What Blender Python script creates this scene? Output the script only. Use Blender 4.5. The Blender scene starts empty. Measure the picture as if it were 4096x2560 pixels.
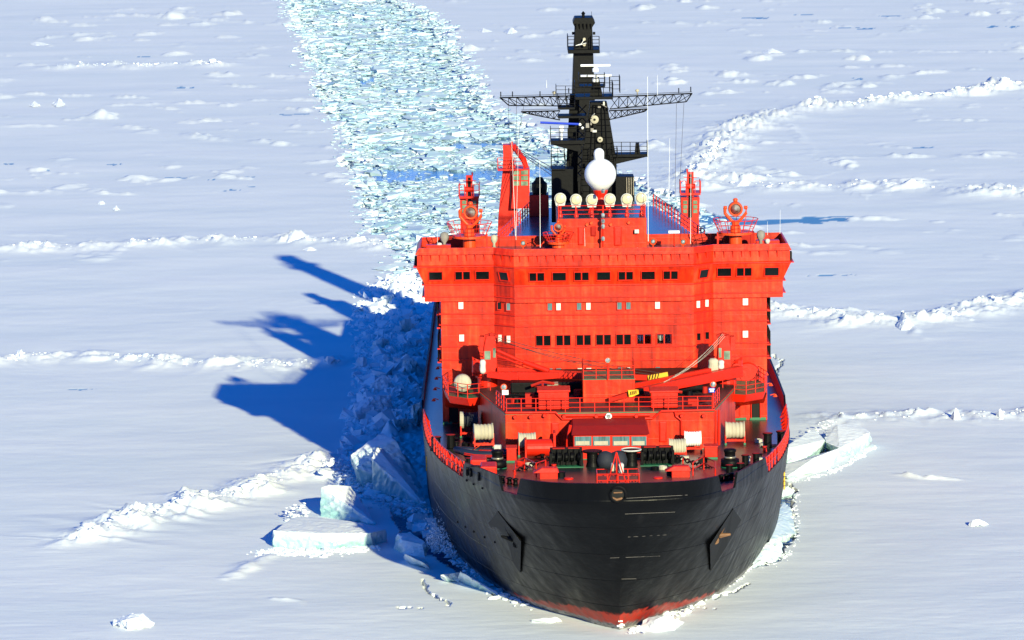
import bpy, bmesh, math, random
import numpy as np
from mathutils import Vector, Matrix

rnd = random.Random(7)
rng = np.random.default_rng(11)
C = bpy.context.scene.collection
R = math.radians

# ------------------------------------------------------------------ camera
CAM = np.array([-6.7268, -291.5917, 63.5988])
YAW, PIT, ROLL, FPX = 0.00205014, 0.13720357, -0.01362409, 17086.417
cF = np.array([-math.sin(YAW)*math.cos(PIT), math.cos(YAW)*math.cos(PIT), -math.sin(PIT)])
_r = np.array([math.cos(YAW), math.sin(YAW), 0.0]); _u = np.cross(_r, cF)
cR = _r*math.cos(ROLL) + _u*math.sin(ROLL)
cU = -_r*math.sin(ROLL) + _u*math.cos(ROLL)
cam_d = bpy.data.cameras.new('camera'); cam = bpy.data.objects.new('camera', cam_d); C.objects.link(cam)
cam_d.sensor_width = 36.0; cam_d.lens = FPX/4096*36.0; cam_d.clip_start = 1.0; cam_d.clip_end = 60000
cam.matrix_world = Matrix(((cR[0], cU[0], -cF[0], CAM[0]), (cR[1], cU[1], -cF[1], CAM[1]),
                           (cR[2], cU[2], -cF[2], CAM[2]), (0, 0, 0, 1)))
sc = bpy.context.scene
sc.camera = cam

# ------------------------------------------------------------------ light
SUN = Vector((0.973, -3.05, 1.0)).normalized()          # towards the sun
w = bpy.data.worlds.new('World'); sc.world = w; w.use_nodes = True
nt = w.node_tree; nt.nodes.clear()
sky = nt.nodes.new('ShaderNodeTexSky'); sky.sky_type = 'NISHITA'; sky.sun_disc = False
sky.sun_elevation = math.asin(SUN.z); sky.sun_rotation = math.atan2(SUN.x, SUN.y)
sky.altitude = 200; sky.air_density = 1.0; sky.dust_density = 0.0; sky.ozone_density = 6.0
hs = nt.nodes.new('ShaderNodeHueSaturation'); hs.inputs['Saturation'].default_value = 1.25
bg = nt.nodes.new('ShaderNodeBackground'); bg.inputs['Strength'].default_value = 0.11
wo = nt.nodes.new('ShaderNodeOutputWorld')
tn_ = nt.nodes.new('ShaderNodeMix'); tn_.data_type = 'RGBA'; tn_.blend_type = 'MULTIPLY'; tn_.inputs[0].default_value = 1.0
tn_.inputs[7].default_value = (0.95, 0.74, 1.16, 1)      # deep polar blue over the whole sky
nt.links.new(sky.outputs[0], hs.inputs['Color']); nt.links.new(hs.outputs[0], tn_.inputs[6]); nt.links.new(tn_.outputs[2], bg.inputs[0]); nt.links.new(bg.outputs[0], wo.inputs[0])
sd = bpy.data.lights.new('sun', 'SUN'); sd.energy = 5.0; sd.angle = R(0.55); sd.color = (1.0, 0.955, 0.61)
so = bpy.data.objects.new('sun', sd); C.objects.link(so)
so.rotation_euler = (-SUN).to_track_quat('-Z', 'Y').to_euler(); so.location = (60, -200, 90)
vs = sc.view_settings
vs.view_transform = 'Standard'; vs.look = 'None'; vs.gamma = 1.0; vs.use_curve_mapping = False
vs.exposure = 0.64

# ------------------------------------------------------------------ measuring helpers (photo pixel -> place in the world)
def ray(u, v):
    return cF + cR*((u-2048)/FPX) + cU*((1280-v)/FPX)
def at(u, v, Y):
    d = ray(u, v); t = (Y-CAM[1])/d[1]; return CAM + d*t
def G(u, v, z=0.0):
    d = ray(u, v); t = (z-CAM[2])/d[2]; return CAM + d*t
def zv(v, Y, u=2416): return float(at(u, v, Y)[2])
def xu(u, v, Y): return float(at(u, v, Y)[0])

# ------------------------------------------------------------------ materials
def nodes(m):
    m.use_nodes = True; n = m.node_tree.nodes; return n, m.node_tree.links, n['Principled BSDF']
def setp(b, **k):
    for a, v in k.items():
        a = {'spec': 'Specular IOR Level', 'sss': 'Subsurface Weight', 'coat': 'Coat Weight'}.get(a, a.replace('_', ' '))
        if a in b.inputs: b.inputs[a].default_value = v
def mat(name, col, rough=0.5, metal=0.0, var=0.12, vscale=0.8, bump=0.0, bscale=2.0, spec=0.5, stretch=(1, 1, 1), coat=0.0):
    m = bpy.data.materials.new(name); n, l, b = nodes(m)
    setp(b, Roughness=rough, Metallic=metal, spec=spec, coat=coat)
    tc = n.new('ShaderNodeTexCoord'); mp = n.new('ShaderNodeMapping'); mp.inputs['Scale'].default_value = stretch
    l.new(tc.outputs['Object'], mp.inputs['Vector'])
    nz = n.new('ShaderNodeTexNoise'); nz.inputs['Scale'].default_value = vscale; nz.inputs['Detail'].default_value = 6
    l.new(mp.outputs[0], nz.inputs['Vector'])
    rp = n.new('ShaderNodeMapRange'); rp.inputs[3].default_value = 1-var*2; rp.inputs[4].default_value = 1+var*2
    l.new(nz.outputs[0], rp.inputs[0])
    mx = n.new('ShaderNodeMix'); mx.data_type = 'RGBA'; mx.blend_type = 'MULTIPLY'; mx.inputs[0].default_value = 1
    mx.inputs[6].default_value = (*col, 1); l.new(rp.outputs[0], mx.inputs[7]); l.new(mx.outputs[2], b.inputs['Base Color'])
    if bump:
        nb = n.new('ShaderNodeTexNoise'); nb.inputs['Scale'].default_value = bscale; nb.inputs['Detail'].default_value = 3
        l.new(mp.outputs[0], nb.inputs['Vector'])
        bp = n.new('ShaderNodeBump'); bp.inputs['Strength'].default_value = 1.0; bp.inputs['Distance'].default_value = bump
        l.new(nb.outputs[0], bp.inputs['Height']); l.new(bp.outputs[0], b.inputs['Normal'])
    return m

def red_plate():
    m = bpy.data.materials.new('red_plate'); n, l, b = nodes(m); setp(b, Roughness=0.38, spec=0.28)
    tc = n.new('ShaderNodeTexCoord')
    nz = n.new('ShaderNodeTexNoise'); nz.inputs['Scale'].default_value = 0.45; nz.inputs['Detail'].default_value = 8
    l.new(tc.outputs['Object'], nz.inputs['Vector'])
    st = n.new('ShaderNodeMapping'); st.inputs['Scale'].default_value = (3.0, 3.0, 0.22); l.new(tc.outputs['Object'], st.inputs['Vector'])
    ns = n.new('ShaderNodeTexNoise'); ns.inputs['Scale'].default_value = 1.0; ns.inputs['Detail'].default_value = 5; l.new(st.outputs[0], ns.inputs['Vector'])
    cr = n.new('ShaderNodeValToRGB'); e = cr.color_ramp.elements
    e[0].position = 0.34; e[0].color = (0.27, 0.009, 0.002, 1); e[1].position = 0.52; e[1].color = (0.60, 0.022, 0.003, 1)
    e2 = e.new(0.66); e2.color = (0.66, 0.055, 0.012, 1)
    ad = n.new('ShaderNodeMath'); ad.operation = 'ADD'; mu = n.new('ShaderNodeMath'); mu.operation = 'MULTIPLY'; mu.inputs[1].default_value = 0.5
    l.new(nz.outputs[0], ad.inputs[0]); l.new(ns.outputs[0], ad.inputs[1]); l.new(ad.outputs[0], mu.inputs[0]); l.new(mu.outputs[0], cr.inputs[0])
    # plate seams and oil-canning between the frames
    mp = n.new('ShaderNodeMapping'); mp.inputs['Rotation'].default_value = (R(90), 0, 0); l.new(tc.outputs['Object'], mp.inputs['Vector'])
    br = n.new('ShaderNodeTexBrick'); br.offset = 0.0; br.inputs['Scale'].default_value = 1.0; br.inputs['Brick Width'].default_value = 1.9; br.inputs['Row Height'].default_value = 1.38
    br.inputs['Mortar Size'].default_value = 0.022; br.inputs['Mortar Smooth'].default_value = 1.0; br.inputs['Color1'].default_value = (0, 0, 0, 1); br.inputs['Color2'].default_value = (0, 0, 0, 1); br.inputs['Mortar'].default_value = (1, 1, 1, 1)
    l.new(mp.outputs[0], br.inputs['Vector'])
    sm = n.new('ShaderNodeMix'); sm.data_type = 'RGBA'; sf = n.new('ShaderNodeMath'); sf.operation = 'MULTIPLY'; sf.inputs[1].default_value = 0.35; l.new(br.outputs['Fac'], sf.inputs[0]); l.new(sf.outputs[0], sm.inputs[0]); l.new(cr.outputs[0], sm.inputs[6]); sm.inputs[7].default_value = (0.20, 0.010, 0.003, 1); l.new(sm.outputs[2], b.inputs['Base Color'])
    n2 = n.new('ShaderNodeTexNoise'); n2.inputs['Scale'].default_value = 1.1; n2.inputs['Detail'].default_value = 2; l.new(tc.outputs['Object'], n2.inputs['Vector'])
    b1 = n.new('ShaderNodeBump'); b1.inputs['Distance'].default_value = 0.035; l.new(n2.outputs[0], b1.inputs['Height'])
    b2 = n.new('ShaderNodeBump'); b2.inputs['Distance'].default_value = 0.006; l.new(br.outputs['Color'], b2.inputs['Height']); l.new(b1.outputs[0], b2.inputs['Normal'])
    l.new(b2.outputs[0], b.inputs['Normal'])
    return m

def hull_mat():
    m = bpy.data.materials.new('hull_black'); n, l, b = nodes(m); setp(b, spec=0.12)
    tc = n.new('ShaderNodeTexCoord'); sx = n.new('ShaderNodeSeparateXYZ'); l.new(tc.outputs['Object'], sx.inputs[0])
    def noise(scale, det, stretch=None, rgh=0.55):
        z = n.new('ShaderNodeTexNoise'); z.inputs['Scale'].default_value = scale; z.inputs['Detail'].default_value = det; z.inputs['Roughness'].default_value = rgh
        if stretch:
            mp = n.new('ShaderNodeMapping'); mp.inputs['Scale'].default_value = stretch; l.new(tc.outputs['Object'], mp.inputs['Vector']); l.new(mp.outputs[0], z.inputs['Vector'])
        else: l.new(tc.outputs['Object'], z.inputs['Vector'])
        return z.outputs[0]
    def math_(op, a, c):
        x = n.new('ShaderNodeMath'); x.operation = op
        for i, s in enumerate((a, c)):
            if isinstance(s, (int, float)): x.inputs[i].default_value = s
            else: l.new(s, x.inputs[i])
        return x.outputs[0]
    def ramp(f, stops):
        cr = n.new('ShaderNodeValToRGB'); e = cr.color_ramp.elements
        while len(e) < len(stops): e.new(0.5)
        for q, (p, c) in zip(e, stops): q.position = p; q.color = c if len(c) == 4 else (*c, 1)
        l.new(f, cr.inputs[0]); return cr.outputs[0]
    def mix(f, a, c):
        x = n.new('ShaderNodeMix'); x.data_type = 'RGBA'
        if isinstance(f, (int, float)): x.inputs[0].default_value = f
        else: l.new(f, x.inputs[0])
        for i, s in ((6, a), (7, c)):
            if isinstance(s, tuple): x.inputs[i].default_value = (*s, 1)
            else: l.new(s, x.inputs[i])
        return x.outputs[2]
    streak = noise(1.0, 6, (1.3, 1.3, 0.16))
    grime = noise(0.6, 8)
    black = ramp(math_('MULTIPLY', math_('ADD', streak, grime), 0.5), [(0.35, (0.0014, 0.0016, 0.0024)), (0.58, (0.0022, 0.0025, 0.0033)), (0.76, (0.009, 0.009, 0.010))])
    # red boot topping with worn edge
    zj = math_('ADD', math_('ADD', sx.outputs[2], math_('MULTIPLY', math_('MAXIMUM', math_('SUBTRACT', sx.outputs[1], 8.0), 0.0), 0.10)), math_('MULTIPLY', noise(1.6, 8), -1.1))
    redm = ramp(math_('ADD', math_('MULTIPLY', zj, 0.25), 0.5), [(0.70, (1, 1, 1)), (0.75, (0, 0, 0))])
    wear = ramp(noise(3.0, 10, (1, 1, 0.5), 0.7), [(0.45, (0, 0, 0)), (0.6, (1, 1, 1))])
    red = mix(wear, (0.40, 0.028, 0.014), (0.24, 0.045, 0.03))
    col = mix(redm, black, red)
    # bare scraped band just at the ice
    zk = math_('ADD', sx.outputs[2], math_('MULTIPLY', noise(2.2, 8), -0.8))
    sc_ = ramp(math_('ADD', math_('MULTIPLY', zk, 0.5), 0.5), [(0.50, (1, 1, 1)), (0.60, (0, 0, 0))])
    scr = ramp(noise(4.0, 8, (1, 1, 0.35), 0.7), [(0.4, (0.06, 0.06, 0.065)), (0.65, (0.38, 0.36, 0.35))])
    col = mix(sc_, col, scr)
    l.new(col, b.inputs['Base Color'])
    l.new(ramp(noise(1.2, 5, (1, 1, 0.3)), [(0.3, (0.30,)*3), (0.75, (0.5,)*3)]), b.inputs['Roughness'])
    # frames showing through the plating, weld lines
    b1 = n.new('ShaderNodeBump'); b1.inputs['Distance'].default_value = 0.14; l.new(noise(1.0, 1, (0.6, 0.6, 0.06)), b1.inputs['Height'])
    b3 = n.new('ShaderNodeBump'); b3.inputs['Distance'].default_value = 0.03; l.new(noise(1.7, 3), b3.inputs['Height']); l.new(b1.outputs[0], b3.inputs['Normal'])
    fr = math_('FRACT', math_('MULTIPLY', math_('ADD', sx.outputs[2], math_('MULTIPLY', sx.outputs[1], 0.02)), 0.46), 0.0)
    ln = ramp(fr, [(0.0, (1, 1, 1)), (0.03, (0, 0, 0))])
    b2 = n.new('ShaderNodeBump'); b2.inputs['Distance'].default_value = 0.035; l.new(ln, b2.inputs['Height']); l.new(b3.outputs[0], b2.inputs['Normal'])
    l.new(b2.outputs[0], b.inputs['Normal'])
    return m

def snow_mat():
    m = bpy.data.materials.new('snow'); n, l, b = nodes(m); setp(b, Roughness=0.75, spec=0.25)
    at_ = n.new('ShaderNodeAttribute'); at_.attribute_name = 'pond'
    tc = n.new('ShaderNodeTexCoord')
    mp = n.new('ShaderNodeMapping'); mp.inputs['Scale'].default_value = (0.03, 0.09, 1); l.new(tc.outputs['Object'], mp.inputs['Vector'])
    nz = n.new('ShaderNodeTexNoise'); nz.inputs['Scale'].default_value = 1; nz.inputs['Detail'].default_value = 7; l.new(mp.outputs[0], nz.inputs['Vector'])
    cr = n.new('ShaderNodeValToRGB'); e = cr.color_ramp.elements
    e[0].position = 0.35; e[0].color = (0.75, 0.80, 0.82, 1); e[1].position = 0.62; e[1].color = (0.83, 0.86, 0.86, 1)
    l.new(nz.outputs[0], cr.inputs[0])
    mx = n.new('ShaderNodeMix'); mx.data_type = 'RGBA'; mx.inputs[7].default_value = (0.10, 0.30, 0.56, 1)
    l.new(at_.outputs['Fac'], mx.inputs[0]); l.new(cr.outputs[0], mx.inputs[6]); l.new(mx.outputs[2], b.inputs['Base Color'])
    m2 = n.new('ShaderNodeMapping'); m2.inputs['Scale'].default_value = (0.45, 1.6, 1); m2.inputs['Rotation'].default_value = (0, 0, R(4)); l.new(tc.outputs['Object'], m2.inputs['Vector'])
    n2 = n.new('ShaderNodeTexNoise'); n2.inputs['Scale'].default_value = 1; n2.inputs['Detail'].default_value = 5; n2.inputs['Roughness'].default_value = 0.55; l.new(m2.outputs[0], n2.inputs['Vector'])
    bp = n.new('ShaderNodeBump'); bp.inputs['Distance'].default_value = 0.03; l.new(n2.outputs[0], bp.inputs['Height'])
    m3 = n.new('ShaderNodeMapping'); m3.inputs['Scale'].default_value = (2.2, 5.0, 1); m3.inputs['Rotation'].default_value = (0, 0, R(-7)); l.new(tc.outputs['Object'], m3.inputs['Vector'])
    n3 = n.new('ShaderNodeTexNoise'); n3.inputs['Scale'].default_value = 1; n3.inputs['Detail'].default_value = 6; n3.inputs['Roughness'].default_value = 0.7; l.new(m3.outputs[0], n3.inputs['Vector'])
    bp3 = n.new('ShaderNodeBump'); bp3.inputs['Distance'].default_value = 0.016; l.new(n3.outputs[0], bp3.inputs['Height']); l.new(bp.outputs[0], bp3.inputs['Normal']); l.new(bp3.outputs[0], b.inputs['Normal'])
    return m

def ice_mat(name, white, blue, rough=0.35, bump=0.05, bs=1.5):
    m = bpy.data.materials.new(name); n, l, b = nodes(m); setp(b, Roughness=rough, spec=0.4)
    at_ = n.new('ShaderNodeAttribute'); at_.attribute_name = 'tint'
    tc = n.new('ShaderNodeTexCoord'); nz = n.new('ShaderNodeTexNoise'); nz.inputs['Scale'].default_value = 0.9; nz.inputs['Detail'].default_value = 5
    l.new(tc.outputs['Object'], nz.inputs['Vector'])
    mr = n.new('ShaderNodeMapRange'); mr.inputs[1].default_value = 0.35; mr.inputs[2].default_value = 0.65; l.new(nz.outputs[0], mr.inputs[0])
    ad = n.new('ShaderNodeMath'); ad.operation = 'MULTIPLY_ADD'; ad.inputs[1].default_value = 0.35; l.new(mr.outputs[0], ad.inputs[0]); l.new(at_.outputs['Fac'], ad.inputs[2]); ad.use_clamp = True
    mx = n.new('ShaderNodeMix'); mx.data_type = 'RGBA'; mx.inputs[6].default_value = (*white, 1); mx.inputs[7].default_value = (*blue, 1)
    l.new(ad.outputs[0], mx.inputs[0]); l.new(mx.outputs[2], b.inputs['Base Color'])
    n2 = n.new('ShaderNodeTexNoise'); n2.inputs['Scale'].default_value = bs; n2.inputs['Detail'].default_value = 5; l.new(tc.outputs['Object'], n2.inputs['Vector'])
    bp = n.new('ShaderNodeBump'); bp.inputs['Distance'].default_value = bump; l.new(n2.outputs[0], bp.inputs['Height']); l.new(bp.outputs[0], b.inputs['Normal'])
    return m

def water_mat():
    m = bpy.data.materials.new('sea_water'); n, l, b = nodes(m); setp(b, Roughness=0.12, spec=0.5)
    tc = n.new('ShaderNodeTexCoord'); nz = n.new('ShaderNodeTexNoise'); nz.inputs['Scale'].default_value = 0.12; nz.inputs['Detail'].default_value = 6
    l.new(tc.outputs['Object'], nz.inputs['Vector'])
    cr = n.new('ShaderNodeValToRGB'); e = cr.color_ramp.elements
    e[0].position = 0.38; e[0].color = (0.02, 0.11, 0.24, 1); e[1].position = 0.65; e[1].color = (0.17, 0.37, 0.50, 1)
    l.new(nz.outputs[0], cr.inputs[0]); l.new(cr.outputs[0], b.inputs['Base Color'])
    n2 = n.new('ShaderNodeTexNoise'); n2.inputs['Scale'].default_value = 1.5; n2.inputs['Detail'].default_value = 3; l.new(tc.outputs['Object'], n2.inputs['Vector'])
    bp = n.new('ShaderNodeBump'); bp.inputs['Distance'].default_value = 0.08; l.new(n2.outputs[0], bp.inputs['Height']); l.new(bp.outputs[0], b.inputs['Normal'])
    return m

M = {}
M['red'] = mat('red_paint', (0.58, 0.015, 0.004), 0.4, spec=0.3, var=0.08, bump=0.02, bscale=1.5)
M['plate'] = red_plate()
M['orange'] = mat('orange_paint', (0.70, 0.06, 0.010), 0.4, spec=0.3, var=0.06)
M['maroon'] = mat('dark_red_and_roof_shade', (0.36, 0.012, 0.006), 0.7, var=0.12, spec=0.2)  # dark red; on the cab roof it paints in the slope's shade
M['hull'] = hull_mat()
M['black'] = mat('black_paint', (0.0028, 0.0028, 0.0033), 0.5, spec=0.12, var=0.25, vscale=1.5, bump=0.01, bscale=4)
M['pocket'] = mat('pocket_black', (0.004, 0.004, 0.004), 0.6, var=0.2, spec=0.2)
M['deck'] = mat('wet_deck', (0.016, 0.024, 0.016), 0.3, var=0.35, vscale=0.5, bump=0.006, bscale=0.8, spec=0.4, stretch=(0.6, 2.2, 1))
M['sky_tinted_deck'] = mat('roof_deck_sky_tint', (0.012, 0.030, 0.05), 0.24, var=0.25, vscale=0.6, bump=0.01, bscale=0.9, spec=0.6, stretch=(0.4, 2, 1))  # green deck with the reflected sky's blue put into the base colour
M['darkroof'] = mat('dark_roof_deck', (0.010, 0.016, 0.012), 0.5, var=0.3)
M['green'] = mat('green_deck_edge', (0.01, 0.13, 0.06), 0.5)
M['white'] = mat('white_paint', (0.80, 0.80, 0.78), 0.35, var=0.03)
M['cream'] = mat('cream_canvas', (0.40, 0.36, 0.27), 0.85, var=0.15, vscale=1.6, bump=0.03, bscale=3, stretch=(2.5, 1, 0.6))
M['canvas'] = mat('white_canvas', (0.50, 0.49, 0.46), 0.85, var=0.12, vscale=1.6, bump=0.03, bscale=3, stretch=(2.5, 1, 0.6))
M['grey'] = mat('grey_canvas', (0.22, 0.20, 0.18), 0.9, var=0.2, bump=0.03, bscale=3)
M['navy'] = mat('dark_blue_canvas', (0.010, 0.013, 0.024), 0.8, var=0.2, bump=0.03, bscale=3)
M['yellow'] = mat('yellow_paint', (0.75, 0.42, 0.02), 0.45)
M['bluebar'] = mat('blue_radar', (0.01, 0.04, 0.45), 0.35)
M['steel'] = mat('worn_steel', (0.30, 0.26, 0.20), 0.35, metal=0.6, var=0.3, vscale=3)
M['rust'] = mat('rusty_anchor', (0.16, 0.075, 0.03), 0.7, var=0.4, vscale=3)
M['rubber'] = mat('dark_blue_rubber', (0.012, 0.018, 0.035), 0.45)
M['glass'] = mat('dark_glass', (0.004, 0.006, 0.007), 0.06, var=0.5, vscale=1.0, spec=0.22)
M['curtain'] = mat('curtained_glass', (0.55, 0.60, 0.56), 0.12, var=0.3, vscale=3, spec=0.6, stretch=(4, 1, 0.5))
M['tealglass'] = mat('teal_glass', (0.09, 0.17, 0.19), 0.08, var=0.5, vscale=2, spec=0.6, stretch=(4, 1, 0.4))
M['cabglass'] = mat('cab_glass', (0.16, 0.22, 0.15), 0.08, var=0.6, vscale=1.5, spec=0.6)
M['lens'] = mat('cream_lens', (0.60, 0.52, 0.32), 0.12, var=0.2, vscale=3, spec=0.7)
M['lens2'] = mat('glass_lens', (0.20, 0.24, 0.25), 0.06, metal=0.0, var=0.9, vscale=3.5, spec=1.0)
M['rope'] = mat('mooring_rope', (0.45, 0.42, 0.34), 0.9, var=0.3, vscale=4)
M['cable'] = mat('steel_cable', (0.10, 0.07, 0.06), 0.5, metal=0.4)
M['snow'] = snow_mat()
M['lump'] = ice_mat('packed_snow', (0.80, 0.83, 0.86), (0.66, 0.78, 0.83), 0.7, 0.06, 2.0)
M['brash'] = ice_mat('brash_ice', (0.68, 0.75, 0.78), (0.38, 0.58, 0.66), 0.55, 0.04, 1.5)
M['ice'] = ice_mat('broken_ice_face', (0.72, 0.80, 0.81), (0.30, 0.53, 0.53), 0.3, 0.08, 1.6)
M['water'] = water_mat()
M['skin'] = mat('skin', (0.45, 0.27, 0.18), 0.6); M['shirt'] = mat('white_shirt', (0.72, 0.72, 0.70), 0.8)
M['jacket'] = mat('blue_jacket', (0.05, 0.08, 0.30), 0.8); M['hair'] = mat('brown_hair', (0.05, 0.03, 0.02), 0.8)
mg = bpy.data.materials.new('clear_pane'); n_, l_, b_ = nodes(mg)
tr = n_.new('ShaderNodeBsdfTransparent'); gl = n_.new('ShaderNodeBsdfGlossy'); gl.inputs['Roughness'].default_value = 0.03
mxs = n_.new('ShaderNodeMixShader'); mxs.inputs[0].default_value = 0.08; tr.inputs[0].default_value = (0.8, 0.85, 0.85, 1)
l_.new(tr.outputs[0], mxs.inputs[1]); l_.new(gl.outputs[0], mxs.inputs[2]); l_.new(mxs.outputs[0], n_['Material Output'].inputs[0])
M['clear'] = mg

# ------------------------------------------------------------------ mesh builder
class MB:
    def __init__(s): s.v = []; s.f = []; s.m = []; s.mi = 0; s.sm = []; s.smooth = False
    def add(s, vs_, fs):
        o = len(s.v); s.v += [tuple(map(float, p)) for p in vs_]
        for f in fs: s.f.append(tuple(i+o for i in f)); s.m.append(s.mi); s.sm.append(s.smooth)
        return s
    def box(s, x0, x1, y0, y1, z0, z1):
        return s.add([(x0, y0, z0), (x1, y0, z0), (x1, y1, z0), (x0, y1, z0), (x0, y0, z1), (x1, y0, z1), (x1, y1, z1), (x0, y1, z1)],
                     [(0, 3, 2, 1), (4, 5, 6, 7), (0, 1, 5, 4), (1, 2, 6, 5), (2, 3, 7, 6), (3, 0, 4, 7)])
    def cbox(s, c, d): return s.box(c[0]-d[0]/2, c[0]+d[0]/2, c[1]-d[1]/2, c[1]+d[1]/2, c[2]-d[2]/2, c[2]+d[2]/2)
    def loft(s, rings, cap0=True, cap1=True):
        n = len(rings[0]); vs_ = [p for r in rings for p in r]; fs = []
        for i in range(len(rings)-1):
            for j in range(n):
                k = (j+1) % n; fs.append((i*n+j, i*n+k, (i+1)*n+k, (i+1)*n+j))
        if cap0: fs.append(tuple(range(n-1, -1, -1)))
        if cap1: fs.append(tuple((len(rings)-1)*n+j for j in range(n)))
        return s.add(vs_, fs)
    def prism(s, poly, z0, z1): return s.loft([[(x, y, z0) for x, y in poly], [(x, y, z1) for x, y in poly]])
    def tube(s, pts, r, n=6, closed=False, cap=True):
        pts = [Vector(p) for p in pts]; rings = []
        N = len(pts)
        for i, p in enumerate(pts):
            a = pts[(i-1) % N] if (i > 0 or closed) else p; c = pts[(i+1) % N] if (i < N-1 or closed) else p
            d = (c-a).normalized() if (c-a).length > 1e-6 else Vector((0, 0, 1))
            up = Vector((0, 0, 1)) if abs(d.z) < 0.9 else Vector((1, 0, 0))
            q = d.cross(up).normalized(); t = q.cross(d)
            rr = r[i] if isinstance(r, (list, tuple)) else r
            rings.append([tuple(p+(q*math.cos(2*math.pi*k/n)+t*math.sin(2*math.pi*k/n))*rr) for k in range(n)])
        if closed: rings.append(rings[0]); cap = False
        return s.loft(rings, cap, cap)
    def lathe(s, prof, c, n=16, axis='z'):
        rings = []
        for r, h in prof:
            ring = []
            for k in range(n):
                a = 2*math.pi*k/n; x, y = r*math.cos(a), r*math.sin(a)
                ring.append((c[0]+x, c[1]+y, c[2]+h) if axis == 'z' else ((c[0]+x, c[1]+h, c[2]-y) if axis == 'y' else (c[0]+h, c[1]+x, c[2]+y)))
            rings.append(ring)
        return s.loft(rings)
    def ring(s, c, r, t, n=24, axis='z', arc=(0, 2*math.pi)):
        full = abs(arc[1]-arc[0]-2*math.pi) < 1e-3
        ks = [arc[0]+(arc[1]-arc[0])*k/n for k in range(n if full else n+1)]
        if axis == 'z': p = [(c[0]+r*math.cos(a), c[1]+r*math.sin(a), c[2]) for a in ks]
        else: p = [(c[0]+r*math.cos(a), c[1], c[2]+r*math.sin(a)) for a in ks]
        return s.tube(p, t, 6, closed=full)
    def build(s, name, ms, parent=None, smooth=False, loc=None, bevel=0):
        me = bpy.data.meshes.new(name); me.from_pydata(s.v, [], s.f); ms = ms if isinstance(ms, (list, tuple)) else [ms]
        for m_ in ms: me.materials.append(M[m_])
        me.polygons.foreach_set('material_index', s.m)
        me.polygons.foreach_set('use_smooth', [bool(smooth or q) for q in s.sm]); me.update()
        bm = bmesh.new(); bm.from_mesh(me); bmesh.ops.recalc_face_normals(bm, faces=bm.faces); bm.to_mesh(me); bm.free()
        o = bpy.data.objects.new(name, me); C.objects.link(o); o.parent = parent
        if loc is not None: o.location = loc
        if bevel:
            bv = o.modifiers.new('bevel', 'BEVEL'); bv.width = bevel; bv.segments = 2; bv.limit_method = 'ANGLE'
        return o

def tag(o, label=None, cat=None, group=None, kind=None):
    for k, v in (('label', label), ('category', cat), ('group', group), ('kind', kind)):
        if v: o[k] = v
    return o
def empty(name, loc, label, cat, group=None):
    o = bpy.data.objects.new(name, None); C.objects.link(o); o.location = loc; o.empty_display_size = 0.5
    return tag(o, label, cat, group)
def copy_to(o, loc, rotz=0):
    c = o.copy(); C.objects.link(c); c.location = loc; c.rotation_euler = (0, 0, rotz)
    for ch in list(o.children):
        d = ch.copy(); C.objects.link(d); d.parent = c
        for g in list(ch.children):
            e = g.copy(); C.objects.link(e); e.parent = d
    return c
def npmesh(name, V, F, mats, smooth=False, attrs=None, mi=None):
    me = bpy.data.meshes.new(name); nv, nf, k = len(V), len(F), F.shape[1]
    me.vertices.add(nv); me.vertices.foreach_set('co', np.ascontiguousarray(V, dtype=np.float32).ravel())
    me.loops.add(nf*k); me.loops.foreach_set('vertex_index', np.ascontiguousarray(F, dtype=np.int32).ravel())
    me.polygons.add(nf); me.polygons.foreach_set('loop_start', np.arange(0, nf*k, k, dtype=np.int32))
    me.polygons.foreach_set('loop_total', np.full(nf, k, dtype=np.int32))
    me.polygons.foreach_set('use_smooth', np.full(nf, smooth, dtype=bool))
    for m_ in (mats if isinstance(mats, (list, tuple)) else [mats]): me.materials.append(M[m_])
    if mi is not None: me.polygons.foreach_set('material_index', mi.astype(np.int32))
    me.update(calc_edges=True)
    for a, d in (attrs or {}).items():
        at_ = me.attributes.new(a, 'FLOAT', 'POINT'); at_.data.foreach_set('value', d.astype(np.float32))
    me.validate()
    o = bpy.data.objects.new(name, me); C.objects.link(o); return o

# ------------------------------------------------------------------ numpy noise
def perlin(x, y, seed=0):
    r = np.random.default_rng(seed); P = r.permutation(256); P = np.concatenate([P, P]); ang = r.random(256)*2*np.pi
    gx, gy = np.cos(ang), np.sin(ang)
    xi = np.floor(x).astype(int); yi = np.floor(y).astype(int); xf = x-xi; yf = y-yi
    xi &= 255; yi &= 255
    def g(a, b, dx, dy):
        h = P[P[a & 255]+(b & 255)]; return gx[h]*dx+gy[h]*dy
    u = xf*xf*xf*(xf*(xf*6-15)+10); v = yf*yf*yf*(yf*(yf*6-15)+10)
    return ((1-u)*(1-v)*g(xi, yi, xf, yf)+u*(1-v)*g(xi+1, yi, xf-1, yf)+(1-u)*v*g(xi, yi+1, xf, yf-1)+u*v*g(xi+1, yi+1, xf-1, yf-1))*1.5
def fbm(x, y, o=4, seed=0, gain=0.5):
    s = 0; a = 1.0
    for i in range(o): s = s+a*perlin(x*2**i+i*17.3, y*2**i-i*9.1, seed+i); a *= gain
    return s
def seg_dist(X, Y, pts):
    d = np.full(X.shape, 1e9); tt = np.zeros(X.shape)
    for i in range(len(pts)-1):
        ax, ay = pts[i][:2]; bx, by = pts[i+1][:2]; L2 = (bx-ax)**2+(by-ay)**2+1e-9
        t = np.clip(((X-ax)*(bx-ax)+(Y-ay)*(by-ay))/L2, 0, 1)
        q = np.hypot(X-ax-t*(bx-ax), Y-ay-t*(by-ay)); k = q < d; d[k] = q[k]; tt[k] = (i+t)[k]
    return d, tt
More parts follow.
